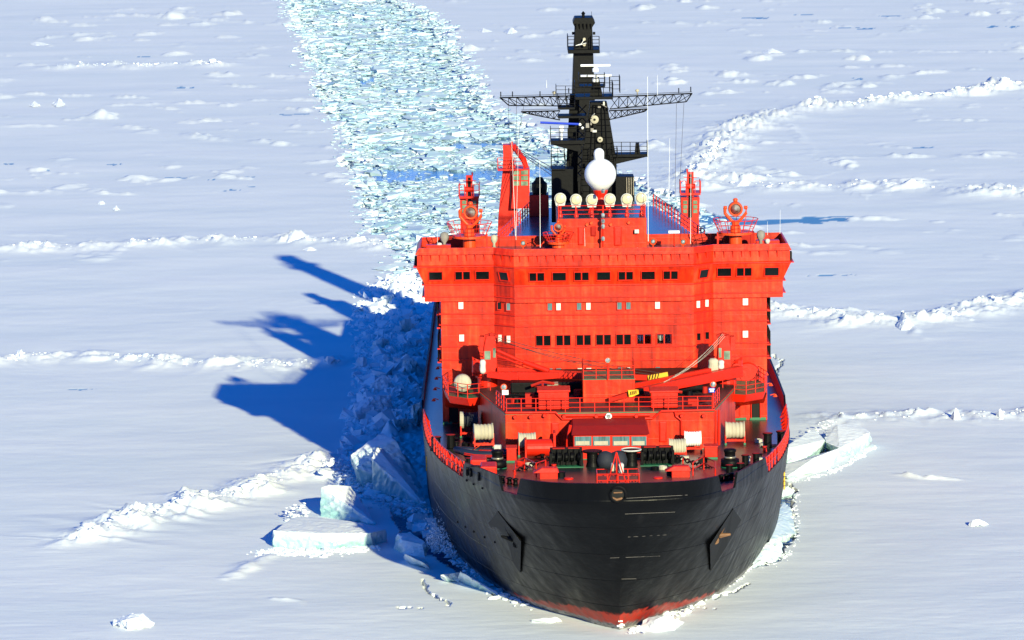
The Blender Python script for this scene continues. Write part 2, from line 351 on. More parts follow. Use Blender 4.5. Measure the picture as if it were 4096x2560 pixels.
def inside(X, Y, poly):
    r = np.zeros(X.shape, bool); n = len(poly)
    for i in range(n):
        x1, y1 = poly[i][:2]; x2, y2 = poly[(i+1) % n][:2]
        c = ((y1 > Y) != (y2 > Y)) & (X < (x2-x1)*(Y-y1)/((y2-y1) if abs(y2-y1) > 1e-9 else 1e-9)+x1); r ^= c
    return r
def gp(pts): return [tuple(G(u, v)[:2]) for u, v in pts]

# ------------------------------------------------------------------ hull lines
HD = [(0.0, -2.0, 0.0), (3.0, -1.6, 0.0), (5.2, -0.6, 0), (6.9, 1.6, 0), (8.0, 4.2, 0), (9.1, 7.9, 0), (10.2, 11.9, 0), (11.1, 15.0, 0), (11.9, 19.7, 0), (12.9, 26.1, 0), (14.0, 36.0, 0), (14.6, 46.0, 0), (15.0, 60.0, 0), (15.0, 90.0, 0), (15.0, 125.0, 0), (14.2, 142, 0), (11.5, 151, 0), (6.0, 156, 0), (0.0, 157, 0)]
HW = [(0.0, 6.9), (1.5, 8.7), (2.9, 11.0), (4.4, 13.0), (6.2, 16.0), (7.8, 19.5), (9.2, 24.0), (10.3, 28.0), (11.4, 33.0), (12.6, 39.0), (13.6, 46.0), (14.2, 54.0), (14.8, 66.0), (15.0, 92.0), (14.8, 122.0), (13.2, 136), (9.5, 144), (4.5, 148), (0.0, 149)]
def deckz(y): return float(np.interp(y, [-2, 10, 20, 26, 36, 46, 60, 157], [10.7, 10.0, 9.35, 9.0, 8.5, 8.05, 7.7, 7.7]))
def curve(ctrl, n, sharp=False):                      # dense resample through Catmull-Rom
    P = [np.array(c[:2], float) for c in ctrl]; out = []
    P = [2*P[0]-P[1]]+P+[2*P[-1]-P[-2]]
    P[0] = np.array([-P[2][0], P[2][1]]) if not sharp else 2*P[1]-P[2]; P[-1] = np.array([-P[-3][0], P[-3][1]])
    for i in range(1, len(P)-2):
        for k in range(n):
            t = k/n; a, b, c, d = P[i-1], P[i], P[i+1], P[i+2]
            out.append(0.5*((2*b)+(-a+c)*t+(2*a-5*b+4*c-d)*t*t+(-a+3*b-3*c+d)*t**3))
    out.append(P[-2]); return np.array(out)
SUB = 5
cd = curve(HD, SUB); cw = curve(HW, SUB, True); NT = len(cd)
def gun(i):                              # gunwale height above deck at curve index
    y = cd[i][1]; x = cd[i][0]
    t = i/SUB
    if t <= 3.1: return 1.5
    if t <= 4.35: return 0.25            # low fairlead notch
    if t <= 6.9: return 1.25
    if t <= 11.6: return 0.1
    return 1.25
def hull_pt(i, z, zt):                   # point on side i at height z
    k = max(0.0, min(1.0, z/11.0)); wgt = k**0.72 if z > 0 else 0
    p = cw[i]*(1-wgt)+cd[i]*wgt
    if z < 0:
        p = cw[i].copy(); p[0] *= 1+z*0.06; p[1] += -z*1.9*max(0, 1-i/(SUB*8.0))
    return p

ship = empty('icebreaker', (0, 0, 0), 'huge red and black icebreaker ship coming bow first through the pack ice', 'icebreaker')
hm = MB()
zl = [-2.5, -1.2, -0.4, 0.0, 0.5, 1.1, 1.8, 2.6, 3.5, 4.5, 5.6, 6.7]
cols = []
for side in (-1, 1):
    seq = range(NT) if side == 1 else range(NT-2, 0, -1)
    for i in seq:
        dz = deckz(cd[i][1]); col = []
        # local deck edge lies at z=dz exactly on the deck curve
        def P(z):
            k = max(0.0, min(1.0, z/dz)); wg = k**0.86
            p = cw[i]*(1-wg)+cd[i]*wg if z >= 0 else hull_pt(i, z, 0)
            return p
        for z in zl+[dz-0.9, dz-0.02]:
            p = P(z); col.append((side*p[0], p[1], z))
        top = dz+gun(i); p = cd[i]; nn = np.array([0, 0])
        col.append((side*p[0], p[1], dz+0.02)); col.append((side*p[0]*1.002, p[1]-(0.25 if i < SUB*3.2 else 0)*(top-dz)/1.5, top))
        cols.append((col, side, i))
nr = len(cols[0][0]); V = [p for c, _, _ in cols for p in c]; nc = len(cols)
hm.smooth = True
hm.add(V, [(a*nr+r, ((a+1) % nc)*nr+r, ((a+1) % nc)*nr+r+1, a*nr+r+1) for a in range(nc) for r in range(nr-1)])
hull = hm.build('hull', ['hull'], ship)
hb = hull.modifiers.new('es', 'EDGE_SPLIT'); hb.split_angle = R(40)
# inner bulwark face and cap
ib = MB(); pair = []
for col, side, i in cols:
    x, y, zt = col[-1]; L = math.hypot(x, y-30) ; ix, iy = x*(1-0.16/max(abs(x), 3)), y+(0.16 if i < SUB*4 else 0)
    pair.append(((x, y, zt+0.004), (ix, iy, zt+0.004), (ix, iy+(0.35 if i < SUB*4 else 0), deckz(y)+0.02), i))
for a in range(nc):
    p, q = pair[a], pair[(a+1) % nc]
    hi = max(gun(p[3]), gun(q[3])) > 0.6
    ib.mi = 1
    ib.add([p[0], q[0], q[1], p[1]], [(0, 1, 2, 3)])
    ib.mi = 0
    if hi: ib.add([p[1], q[1], q[2], p[2]], [(0, 1, 2, 3)])
ib.build('bulwark', ['red', 'black'], ship)
# main deck
dk = MB(); ring = [(s*cd[i][0]*0.995, cd[i][1]+(0.1 if i == 0 else 0), deckz(cd[i][1])) for s, i in [(1, j) for j in range(NT)]]
dv = []; df = []
for i in range(NT):
    x, y = cd[i]; z = deckz(y)
    for k in range(9):
        t = -1+k/4; dv.append((x*t*0.994, y+0.05, z+0.10*(1-t*t)))
for i in range(NT-1):
    for k in range(8): df.append((i*9+k, i*9+k+1, (i+1)*9+k+1, (i+1)*9+k))
dk.smooth = True; dk.add(dv, df); dk.build('deck', ['deck'], ship)

# anchor pockets: flat faced boxes standing out of the flare
from mathutils.bvhtree import BVHTree
_bvh = BVHTree.FromPolygons([Vector(v_) for v_ in hm.v], hm.f)
def hull_surface(u, v):
    for du in range(0, 60, 4):
        for sg in (1, -1):
            d = Vector(ray(u+sg*du, v)).normalized(); h = _bvh.ray_cast(Vector(CAM), d)
            if h[0] is not None: return at(u, v, h[0].y)
    return at(u, v, 20.0)
def pocket(pix, depths):
    o = [np.array(at(u, v, Y)) for (u, v), Y in zip(pix, depths)]
    back = [p+np.array([0, 4.0, 0.4]) for p in o]
    m = MB(); m.loft([[tuple(p) for p in o], [tuple(p) for p in back]]); return m
hs_ = [hull_surface(*q)[1] for q in [(1991, 2046), (1953, 2092), (2081, 2294), (2084, 2167)]]
pk = pocket([(1991, 2046), (1953, 2092), (2081, 2294), (2084, 2167)], [hs_[0]-0.25, hs_[1]-0.15, hs_[2]-0.5, hs_[3]-1.1]).build('anchor_pocket', ['pocket'], ship)
PR = [(2933, 2035), (2965, 2080), (2907, 2185), (2843, 2285), (2840, 2180)]
hs2 = [hull_surface(*q)[1] for q in PR]
pk2 = pocket(PR, [hs2[0]-0.25, hs2[1]-0.1, hs2[2]-0.3, hs2[3]-0.5, hs2[4]-1.1]).build('anchor_pocket', ['pocket'], ship)
def anchor(pu, pv, Y, parent, flip, m_):
    m = MB(); c = at(pu, pv, Y); s = 1 if flip else -1
    m.tube([c, c+np.array([s*1.0, 0.5, 2.0])], 0.13, 8)
    m.tube([c+np.array([-0.75, 0, 0.10]), c+np.array([0, -0.1, -0.12]), c+np.array([0.75, 0, -0.05])], [0.08, 0.2, 0.08], 8)
    m.lathe([(0.28, -0.12), (0.28, 0.12)], (c[0]-s*0.35, c[1]-0.1, c[2]-0.45), 10, 'y')
    return m.build('anchor', [m_], parent)
anchor(2046, 2150, float(np.interp(2150, [2046, 2294], [hs_[0], hs_[2]]))-1.5, pk, False, 'black')
anchor(2880, 2135, float(np.interp(2135, [2035, 2285], [hs2[0], hs2[3]]))-1.4, pk2, True, 'rust')
# mooring hole on the stem
c = hull_surface(2472, 1976); m = MB(); m.ring((c[0], c[1]-0.1, c[2]), 0.52, 0.10, 20, 'y'); fr = m.build('bow_fairlead', ['black'], ship)
m = MB(); m.lathe([(0.02, -0.06), (0.45, -0.05), (0.45, 0.4)], (c[0], c[1], c[2]), 16, 'y'); m.build('fairlead_hole', ['pocket'], fr)
m = MB(); m.tube([(c[0]-0.42, c[1]-0.06, c[2]-0.25), (c[0]-0.1, c[1]-0.1, c[2]-0.38), (c[0]+0.3, c[1]-0.06, c[2]-0.3)], 0.09, 8); m.tube([(c[0]-0.3, c[1]-0.08, c[2]+0.1), (c[0]+0.3, c[1]-0.08, c[2]+0.12)], 0.05); m.build('rusty_roller', ['rust'], fr)
# raised weld strakes on the bow
for (u0, v0, u1, v1) in [(2506, 1993, 2750, 1980), (2500, 2056, 2700, 2048), (2512, 2148, 2690, 2138), (2440, 2232, 2640, 2224), (2486, 2316, 2545, 2315)]:
    pts = []
    for k in range(7):
        u = u0+(u1-u0)*k/6; v = v0+(v1-v0)*k/6; p = hull_surface(u, v); pts.append(p)
    m = MB(); m.tube([np.array(p)+np.array([0, -0.01, 0]) for p in pts], 0.009, 5); m.build('weld_seam', ['grey'], ship)
# draught marks on the stem
m = MB()
for k, (u, v) in enumerate([(2482, 2484), (2484, 2496), (2476, 2503), (2490, 2500), (2484, 2509)]):
    p = hull_surface(u, v); m = MB(); m.cbox((p[0], p[1], p[2]), (0.30, 0.16, 0.10)); m.build('draught_mark', ['white'], ship)
# small vents (slots) in the left bow bulwark and round scuppers
for (u, v) in [(1868, 1885), (1882, 1889), (1915, 1905)]:
    p = hull_surface(u, v); m = MB(); m.cbox((0, 0, 0), (0.18, 0.5, 0.62)); m.build('bulwark_slot', ['pocket'], ship, loc=at(u, v, p[1]-0.0), bevel=0.06)
for (u, v) in [(1867, 1921), (1895, 1936), (1930, 1952), (1832, 2087), (1862, 2106), (1896, 2126), (1939, 2148), (1980, 2168)]:
    p = hull_surface(u, v); m = MB(); m.lathe([(0.09, -0.08), (0.09, 0.1)], (0, 0, 0), 10, 'y'); m.build('scupper', ['pocket'], ship, loc=at(u, v, p[1]))

# gunwale railings (between bulwarks)
def rail(pts, h, name, parent, mt='red', r=0.035, bars=3, post=0.045, step=1.5, brace=False, lean=None):
    m = MB(); P = [Vector(p) for p in pts]; L = 0; acc = []
    for i in range(len(P)-1):
        d = (P[i+1]-P[i]).length; n = max(1, round(d/step))
        for k in range(n): acc.append(P[i].lerp(P[i+1], k/n))
    acc.append(P[-1]); ln = Vector(lean) if lean else Vector((0, 0, 0))
    for p in acc: m.tube([p, p+Vector((0, 0, h))+ln], post, 5)
    for b in range(bars):
        f = (b+1)/bars; m.tube([p+Vector((0, 0, h*f))+ln*f for p in acc], r, 5)
    if brace:
        for p in acc: m.tube([p+Vector((0, 0, h*0.9)), p+Vector((-0.45 if p.x > 0 else 0.45, 0, 0.02))], post*0.9, 4)
    return m.build(name, [mt], parent)
for side in (-1, 1):
    pts = [(side*(cd[i][0]-0.10), cd[i][1], deckz(cd[i][1])+0.1) for i in range(int(6.9*SUB)+1, int(11.6*SUB), 2)]
    rail(pts, 1.15, 'railing', ship, 'red', 0.035, 2, 0.075, 1.9, True)
# ------------------------------------------------------------------ superstructure
def plan(h, yo, back, knee=8.85, kin=7.2, fwd=1.45, y0=50.0):
    return [(-h, y0+yo), (-knee, y0+yo), (-kin, y0-fwd+yo), (kin, y0-fwd+yo), (knee, y0+yo), (h, y0+yo), (h, back), (-h, back)]
zb0 = 7.6
ZB = {v: zv(v, 48.6) for v in (1207, 1184, 1136, 1065, 1060, 1017, 991)}
m = MB(); m.prism(plan(13.15, 0.3, 62), zb0, ZB[1207]+0.02); m.prism([(-13.15, 62.01), (13.15, 62.01), (13.15, 130), (-13.15, 130)], zb0, 13.2)
tower = m.build('superstructure', ['plate'], ship)
m = MB()
L = [(ZB[1207], 14.45, 0), (ZB[1184], 14.45, 0), (ZB[1136], 14.45, 0), (ZB[1065], 15.1, -0.42), (ZB[1060], 15.0, -0.2), (ZB[1017], 15.0, -0.2), (ZB[1017]+0.01, 15.15, -0.42), (ZB[991], 14.85, -0.2)]
m.loft([[(x, y, z) for x, y in plan(h, yo, 57.5)] for z, h, yo in L], True, False)
# parapet inner side and roof
zr = ZB[991]-0.85
m.loft([[(x, y, z) for x, y in plan(14.85-0.12, yo, 57.4)] for z, yo in ((ZB[991], -0.06), (zr, -0.06))], False, False)
a = plan(14.85, -0.2, 57.5); b2 = plan(14.73, -0.06, 57.4); n8 = len(a)
m.add([(x, y, ZB[991]) for x, y in a]+[(x, y, ZB[991]) for x, y in b2], [(i, (i+1) % n8, n8+(i+1) % n8, n8+i) for i in range(n8)])
bridge = m.build('bridge', ['plate'], ship)
m = MB(); m.add([(x, y, zr+0.01) for x, y in plan(14.7, 0.0, 57.45)], [tuple(range(8))]); m.build('bridge_roof', ['sky_tinted_deck'], ship)
# central roof deck tapering aft
m = MB(); m.prism([(-8.6, 57.55), (8.6, 57.55), (5.3, 86), (-5.3, 86)], 13.3, zr-0.05); m.build('roof_house', ['plate'], ship)
m = MB(); m.add([(-8.65, 57.5, zr-0.03), (8.65, 57.5, zr-0.03), (5.35, 86.1, zr-0.03), (-5.35, 86.1, zr-0.03)], [(0, 1, 2, 3)]); m.build('roof_deck', ['sky_tinted_deck'], ship)
for s in (-1, 1): rail([(s*8.5, 58, zr), (s*5.2, 85.8, zr)], 1.1, 'railing', ship, 'red', 0.035, 3, 0.06, 1.8)
# ledges along the front
def ledge(v, half, yo, d, h, parent, knee=8.85, kin=7.2, back=57):
    z = zv(v, 48.8); m = MB(); m.loft([[(x, y, zz) for x, y in plan(half+d, yo-d, back, knee, kin)] for zz in (z-h, z)]); return m.build('ledge', ['red'], parent)
for v in (1061, 1136, 1184): ledge(v, 15.15 if v == 1061 else 14.5, -0.4 if v == 1061 else 0.0, 0.17, 0.07, bridge)
for v in (1255, 1299, 1386, 1440): ledge(v, 13.15, 0.3, 0.18, 0.07, tower, back=61)
# triangular stiffeners under the parapet
def front_y(x, yo=0.0):
    ax = abs(x); return 50+yo-(1.45 if ax < 7.2 else (1.45*(8.85-ax)/1.65 if ax < 8.85 else 0))
z1 = ZB[1017]; z0 = ZB[1060]
x = -14.6
while x < 14.7:
    y = front_y(x, -0.2); m = MB(); m.add([(x-0.03, y, z1), (x+0.03, y, z1), (x-0.03, y-0.2, z1), (x+0.03, y-0.2, z1), (x-0.03, y-0.005, z1-0.55), (x+0.03, y-0.005, z1-0.55)], [(0, 2, 4), (1, 5, 3), (2, 3, 5, 4), (0, 1, 3, 2)])
    m.build('stiffener', ['red'], bridge); x += 0.715
# windows
WC = {}
def window(u0, u1, v0, v1, Y, pane='glass', lean=0.0, double=False, fw=0.07, parent=None, x=None, z=None, rz=0.0, name='window'):
    a = at(u0, v0, Y); b = at(u1, v1, Y); wd = round((b[0]-a[0])/0.04)*0.04; hg = round((a[2]-b[2])/0.04)*0.04
    cx_ = (a[0]+b[0])/2 if x is None else x; cz_ = (a[2]+b[2])/2 if z is None else z
    key = (wd, hg, pane, double, fw)
    if key not in WC:
        f = MB(); W, H, t = wd/2, hg/2, fw
        f.box(-W-t, W+t, -0.09, 0.03, H, H+t); f.box(-W-t, W+t, -0.12, 0.03, -H-t, -H); f.box(-W-t, -W, -0.09, 0.03, -H, H); f.box(W, W+t, -0.09, 0.03, -H, H)
        if double: f.box(-0.05, 0.05, -0.085, 0.03, -H, H)
        p = MB()
        if double: p.box(-W, -0.05, -0.035, 0.02, -H, H); p.box(0.05, W, -0.035, 0.02, -H, H)
        else: p.box(-W, W, -0.035, 0.02, -H, H)
        fo = f.build(name, ['red'], parent or ship, bevel=0.02); po = p.build('pane', [pane], fo); WC[key] = (fo.data, po.data)
        o = fo
    else:
        o = bpy.data.objects.new(name, WC[key][0]); C.objects.link(o); o.parent = parent or ship
        bv = o.modifiers.new('bevel', 'BEVEL'); bv.width = 0.02; bv.segments = 2; bv.limit_method = 'ANGLE'
        po = bpy.data.objects.new('pane', WC[key][1]); C.objects.link(po); po.parent = o
    o.location = (cx_, Y, cz_); o.rotation_euler = (lean, 0, rz)
    return o
Zw = (ZB[1136]+ZB[1065])/2-0.02; lean = math.atan2(0.42, ZB[1065]-ZB[1136])
for (u0, u1, d) in [(1715, 1768, 0), (1821, 1879, 1), (1903, 1956, 0), (2118, 2176, 1), (2210, 2263, 0), (2297, 2354, 1), (2387, 2440, 0), (2474, 2530, 1), (2565, 2618, 0), (2653, 2709, 1), (2872, 2926, 0), (2950, 3007, 1), (3062, 3116, 0)]:
    xc = at((u0+u1)/2, 1105, 49)[0]; Y = front_y(xc, -0.22-0.02)
    window(u0, u1, 1090, 1122, Y, 'glass', lean, bool(d), x=xc, z=Zw)
for s in (-1, 1):
    window(2000, 2044, 1090, 1122, front_y(s*8.0, -0.26), 'glass', lean, x=s*8.02, z=Zw, rz=s*R(41.3))
# small cabin windows
rowA = [(1833, 1853, 'curtain'), (1990, 2010, 'glass'), (2026, 2046, 'tealglass'), (2190, 2209, 'tealglass'), (2225, 2243, 'curtain'), (2307, 2326, 'tealglass'), (2344, 2363, 'curtain'),
        (2468, 2487, 'tealglass'), (2504, 2523, 'tealglass'), (2620, 2640, 'curtain'), (2781, 2801, 'curtain'), (2818, 2837, 'curtain'), (2975, 2996, 'curtain')]
zA = zv(1224, 48.8); zBw = zv(1359, 48.8); zBs = zv(1354, 48.8); zC = zv(1484, 48.8)
for u0, u1, p in rowA:
    xc = at((u0+u1)/2, 1224, 49)[0]; window(u0, u1, 1210, 1238, front_y(xc, 0.26), p, x=xc, z=zA, fw=0.05)
for u0, u1, p in [(1836, 1856, 'curtain'), (1992, 2012, 'curtain'), (2027, 2047, 'curtain'), (2784, 2802, 'glass'), (2819, 2838, 'glass'), (2975, 2996, 'curtain')]:
    xc = at((u0+u1)/2, 1354, 49)[0]; window(u0, u1, 1340, 1368, front_y(xc, 0.26), p, x=xc, z=zBs, fw=0.05)
big = [(2144, 2202), (2225, 2282), (2306, 2363), (2385, 2443), (2465, 2523), (2547, 2605), (2627, 2686)]
for k, (u0, u1) in enumerate(big):
    xc = at((u0+u1)/2, 1361, 49)[0]; window(u0, u1, 1342, 1381, front_y(xc, 0.26), 'clear' if k >= 5 else 'glass', double=True, x=xc, z=zBw, fw=0.06)
for u0, u1, p in [(2190, 2210, 'tealglass'), (2225, 2245, 'tealglass'), (2310, 2329, 'curtain'), (2345, 2366, 'curtain'), (2471, 2491, 'tealglass'), (2508, 2521, 'curtain'), (2622, 2641, 'tealglass')]:
    xc = at((u0+u1)/2, 1484, 49)[0]; window(u0, u1, 1470, 1498, front_y(xc, 0.26), p, x=xc, z=zC, fw=0.05)
# lounge opening behind the two clear windows, with people looking out
ctr = [at((big[k][0]+big[k][1])/2, 1361, 48.8)[0] for k in (5, 6)]
yf = front_y(0, 0.3)
m = MB()
for xc in ctr:
    rc = lambda y_, z0_, z1_: [(xc-0.52, y_, z0_), (xc+0.52, y_, z0_), (xc+0.52, y_, z1_), (xc-0.52, y_, z1_)]
    m.loft([rc(yf-0.3, zBw-0.36, zBw+0.36), rc(yf+0.15, zBw-0.36, zBw+0.36), rc(yf+0.16, zBw-1.2, zBw+0.42), rc(yf+1.7, zBw-1.2, zBw+0.42)])
cut = m.build('cutter_tmp', ['black'])
bo = tower.modifiers.new('holes', 'BOOLEAN'); bo.object = cut; bo.operation = 'DIFFERENCE'; bo.solver = 'EXACT'
dg = bpy.context.evaluated_depsgraph_get(); nm = bpy.data.meshes.new_from_object(tower.evaluated_get(dg)); tower.modifiers.clear(); tower.data = nm
bpy.data.objects.remove(cut, do_unlink=True)
m = MB()
for xc in ctr:
    m.box(xc-0.51, xc+0.51, yf+1.55, yf+1.68, zBw-1.15, zBw+0.40)
    m.box(xc-0.51, xc+0.51, yf+0.2, yf+1.54, zBw-1.19, zBw-1.13)
    m.box(xc-0.515, xc-0.49, yf+0.2, yf+1.54, zBw-1.12, zBw+0.40); m.box(xc+0.49, xc+0.515, yf+0.2, yf+1.54, zBw-1.12, zBw+0.40)
m.build('lounge_interior', ['pocket'], ship)
def person(loc, torso, label, arm=0.0):
    J = {'pel': (0, 0, 0.95), 'sp': (0, 0, 1.2), 'ch': (0, 0, 1.42), 'nk': (0, 0, 1.56), 'hd': (0, -0.02, 1.68), 'tp': (0, 0, 1.8),
         'sl': (-0.19, 0, 1.45), 'el': (-0.26, -0.03, 1.18), 'wl': (-0.18, -0.22, 1.08), 'sr': (0.19, 0, 1.45), 'er': (0.27, -0.03, 1.18), 'wr': (0.17, -0.22, 1.08+arm),
         'hl': (-0.1, 0, 0.92), 'kl': (-0.11, -0.02, 0.5), 'al': (-0.11, 0, 0.09), 'fl': (-0.11, -0.16, 0.04), 'hr': (0.1, 0, 0.92), 'kr': (0.11, -0.02, 0.5), 'ar': (0.11, 0, 0.09), 'fr': (0.11, -0.16, 0.04)}
    Rr = {'pel': .15, 'sp': .14, 'ch': .16, 'nk': .06, 'hd': .1, 'tp': .07, 'sl': .07, 'el': .05, 'wl': .035, 'sr': .07, 'er': .05, 'wr': .035, 'hl': .1, 'kl': .07, 'al': .045, 'fl': .04, 'hr': .1, 'kr': .07, 'ar': .045, 'fr': .04}
    E_ = [('pel', 'sp'), ('sp', 'ch'), ('ch', 'nk'), ('nk', 'hd'), ('hd', 'tp'), ('ch', 'sl'), ('sl', 'el'), ('el', 'wl'), ('ch', 'sr'), ('sr', 'er'), ('er', 'wr'), ('pel', 'hl'), ('hl', 'kl'), ('kl', 'al'), ('al', 'fl'), ('pel', 'hr'), ('hr', 'kr'), ('kr', 'ar'), ('ar', 'fr')]
    ks = list(J); me = bpy.data.meshes.new('person'); me.from_pydata([J[k] for k in ks], [(ks.index(a), ks.index(b)) for a, b in E_], [])
    o = bpy.data.objects.new('person', me); C.objects.link(o); sm = o.modifiers.new('skin', 'SKIN')
    for i, k in enumerate(ks): me.skin_vertices[0].data[i].radius = (Rr[k], Rr[k]*0.8)
    me.skin_vertices[0].data[0].use_root = True
    o.modifiers.new('sub', 'SUBSURF').levels = 1
    d2 = bpy.context.evaluated_depsgraph_get(); nm_ = bpy.data.meshes.new_from_object(o.evaluated_get(d2)); o.modifiers.clear(); o.data = nm_
    nm_.materials.clear(); [nm_.materials.append(M[q]) for q in ('skin', torso, 'navy', 'hair')]
    for p in nm_.polygons:
        c_ = p.center; p.use_smooth = True
        p.material_index = 2 if c_.z < 0.92 else (1 if (c_.z < 1.53 and not (c_.y < -0.17)) else (3 if (c_.z > 1.72 or (c_.y > 0.02 and c_.z > 1.6)) else 0))
    hd = MB()
    for dx in (-0.035, 0.035): hd.lathe([(0.012, -0.01), (0.012, 0.01)], (dx, -0.115, 1.69), 8, 'y')
    hd.build('eyes', ['pocket'], o)
    o.location = loc; return tag(o, label, 'person')
person((ctr[1]-0.24, yf+0.55, zBw-1.12), 'shirt', 'person in a white top standing behind the last wide lounge window')
person((ctr[0]-0.22, yf+0.6, zBw-1.12), 'jacket', 'person in a blue top looking out of the second last lounge window', 0.3)

# doors and alcoves at deck level
for (u0, u1, v0, v1) in [(1796, 1835, 1607, 1690), (3006, 3039, 1594, 1672)]:
    a = at(u0, v0, 50.28); b = at(u1, v1, 50.28); m = MB(); m.box(a[0], b[0], 50.2, 50.35, b[2], a[2]); dr = m.build('doorway', ['pocket'], ship, bevel=0.05)
    m = MB(); t = 0.08; m.box(a[0]-t, b[0]+t, 50.12, 50.36, a[2], a[2]+t); m.box(a[0]-t, a[0], 50.12, 50.36, b[2], a[2]); m.box(b[0], b[0]+t, 50.12, 50.36, b[2], a[2]); m.build('door_frame', ['red'], dr, bevel=0.03)
def hatch(u0, u1, v0, v1, Y, parent=None, mt='red', name='hatch_door'):
    a = at(u0, v0, Y); b = at(u1, v1, Y); m = MB(); m.box(a[0], b[0], Y-0.14, Y+0.02, b[2], a[2]); o = m.build(name, [mt], parent or ship, bevel=0.1)
    m = MB(); W = b[0]-a[0]; m.box(a[0]+W*.18, b[0]-W*.18, Y-0.17, Y-0.135, b[2]+W*.18, a[2]-W*.18); m.tube([(b[0]-W*.15, Y-0.2, (a[2]+b[2])/2), (b[0]-W*.15, Y-0.2, b[2]+0.2)], 0.03); m.build('door_panel', [mt], o, bevel=0.04); return o
hatch(2932, 2961, 1600, 1672, 50.25)
for (uu, vv) in [((1772, 1809), 1702), ((3000, 3064), 1686), ((2910, 2985), 1690)]:
    a = at(uu[0], vv, 50.2); b = at(uu[1], vv, 50.2); m = MB(); m.box(a[0], b[0], 50.18, 50.4, deckz(50)+0.02, deckz(50)+0.22); m.build('green_skirting', ['green'], ship)
# side galleries of the superstructure
for s in (-1, 1):
    for v in (1252, 1305, 1388, 1442):
        z = zv(v, 50)
        m = MB(); m.box(min(s*13.16, s*13.5), max(s*13.16, s*13.5), 50.6, 110 if z < 13 else 61.5, z-0.12, z); gal = m.build('gallery', ['red'], ship)
        if v in (1252, 1305, 1388): pass
        rail([(s*13.45, 50.7, z), (s*13.45, 61, z)], 1.0, 'railing', gal, 'black', 0.03, 4, 0.03, 0.8)
    for k in range(6):
        p = (s*13.5, 52+k*6.0, 9.7-k*0.02); m = MB(); m.tube([p, (p[0]+s*0.35, p[1], p[2]+0.1)], 0.04); m.lathe([(0.06, 0), (0.2, -0.22)], (p[0]+s*0.4, p[1], p[2]+0.1), 8); m.build('deck_lamp', ['orange'], ship)
# ------------------------------------------------------------------ bridge roof equipment
def box_px(u0, u1, v0, v1, Y, depth, name, mt, parent=None, bevel=0.04, x_off=0):
    a = at(u0, v0, Y); b = at(u1, v1, Y); m = MB(); m.box(a[0], b[0], Y, Y+depth, b[2], a[2]); return m.build(name, mt if isinstance(mt, list) else [mt], parent or ship, bevel=bevel)
# wheel house top block with railing and flood lights
a = at(2229, 876, 54); b = at(2587, 990, 54); zt = a[2]
m = MB(); m.box(a[0], b[0], 54, 66, zr, zt); blk = m.build('roof_cabin', ['plate'], ship, bevel=0.05)
m = MB(); m.box(a[0]+0.05, b[0]-0.05, 54.1, 66, zt+0.002, zt+0.03); m.build('cabin_roof', ['sky_tinted_deck'], blk)
rail([(a[0]+0.1, 62, zt), (a[0]+0.1, 54.1, zt), (b[0]-0.1, 54.1, zt), (b[0]-0.1, 62, zt)], 1.05, 'railing', ship, 'red', 0.03, 3, 0.04, 1.3)
for u, v in [(2241, 795), (2304, 799), (2367, 799), (2439, 797), (2507, 797), (2565, 792)]:
    p = at(u, v, 55.2)
    m = MB(); m.smooth = True; m.lathe([(0.10, 0.55), (0.42, 0.35), (0.49, 0.0), (0.46, -0.03)], (0, 0, 0), 20, 'y'); m.smooth = False
    m.add([(-0.46, 0, -0.1), (0.46, 0, -0.1), (0.34, 0, -0.62), (-0.34, 0, -0.62), (-0.46, 0.3, -0.1), (0.46, 0.3, -0.1), (0.34, 0.3, -0.62), (-0.34, 0.3, -0.62)], [(0, 1, 2, 3), (4, 7, 6, 5), (0, 3, 7, 4), (1, 5, 6, 2), (3, 2, 6, 7), (0, 4, 5, 1)])
    fl = m.build('floodlight', ['canvas'], ship, loc=tuple(p))
    m = MB(); m.smooth = True; m.lathe([(0.42, -0.03), (0.34, -0.08), (0.08, -0.11)], (0, 0, 0), 20, 'y'); m.lathe([(0.05, -0.11), (0.05, -0.15)], (0, 0, 0), 8, 'y'); m.build('lens', ['lens'], fl)
    m = MB(); hgt = p[2]-zt-0.6; m.lathe([(0.22, -0.6-hgt), (0.10, -0.6-hgt*0.45), (0.08, -0.6)], (0, 0.15, 0), 10); m.build('post', ['red'], fl)
# radome
def sphere_prof(r, a0, a1, n=12): return [(r*math.cos(a0+(a1-a0)*k/n), r*math.sin(a0+(a1-a0)*k/n)) for k in range(n+1)]
p = at(2401, 697, 58)
m = MB(); m.smooth = True; m.lathe([(0.62, -1.28)]+sphere_prof(1.30, R(-48), R(89.5), 16), tuple(p), 32); rd = m.build('radar_dome', ['white'], ship)
m = MB(); m.lathe([(0.6, -2.9), (0.45, -1.9), (0.62, -1.35), (0.62, -1.27)], tuple(p), 16); m.tube([(p[0]-0.9, p[1], p[2]-3.2), (p[0]-0.3, p[1], p[2]-1.4)], 0.15); m.tube([(p[0]+0.9, p[1], p[2]-3.2), (p[0]+0.3, p[1], p[2]-1.4)], 0.15); m.build('dome_pedestal', ['red'], rd)
q = at(2396, 615, 58.2); m = MB(); m.smooth = True; m.lathe([(0.42, -0.45), (0.42, 0.05)]+[(r_, h_+0.05) for r_, h_ in sphere_prof(0.42, 0.1, R(89), 8)], tuple(q), 24); m.build('small_dome', ['white'], ship)
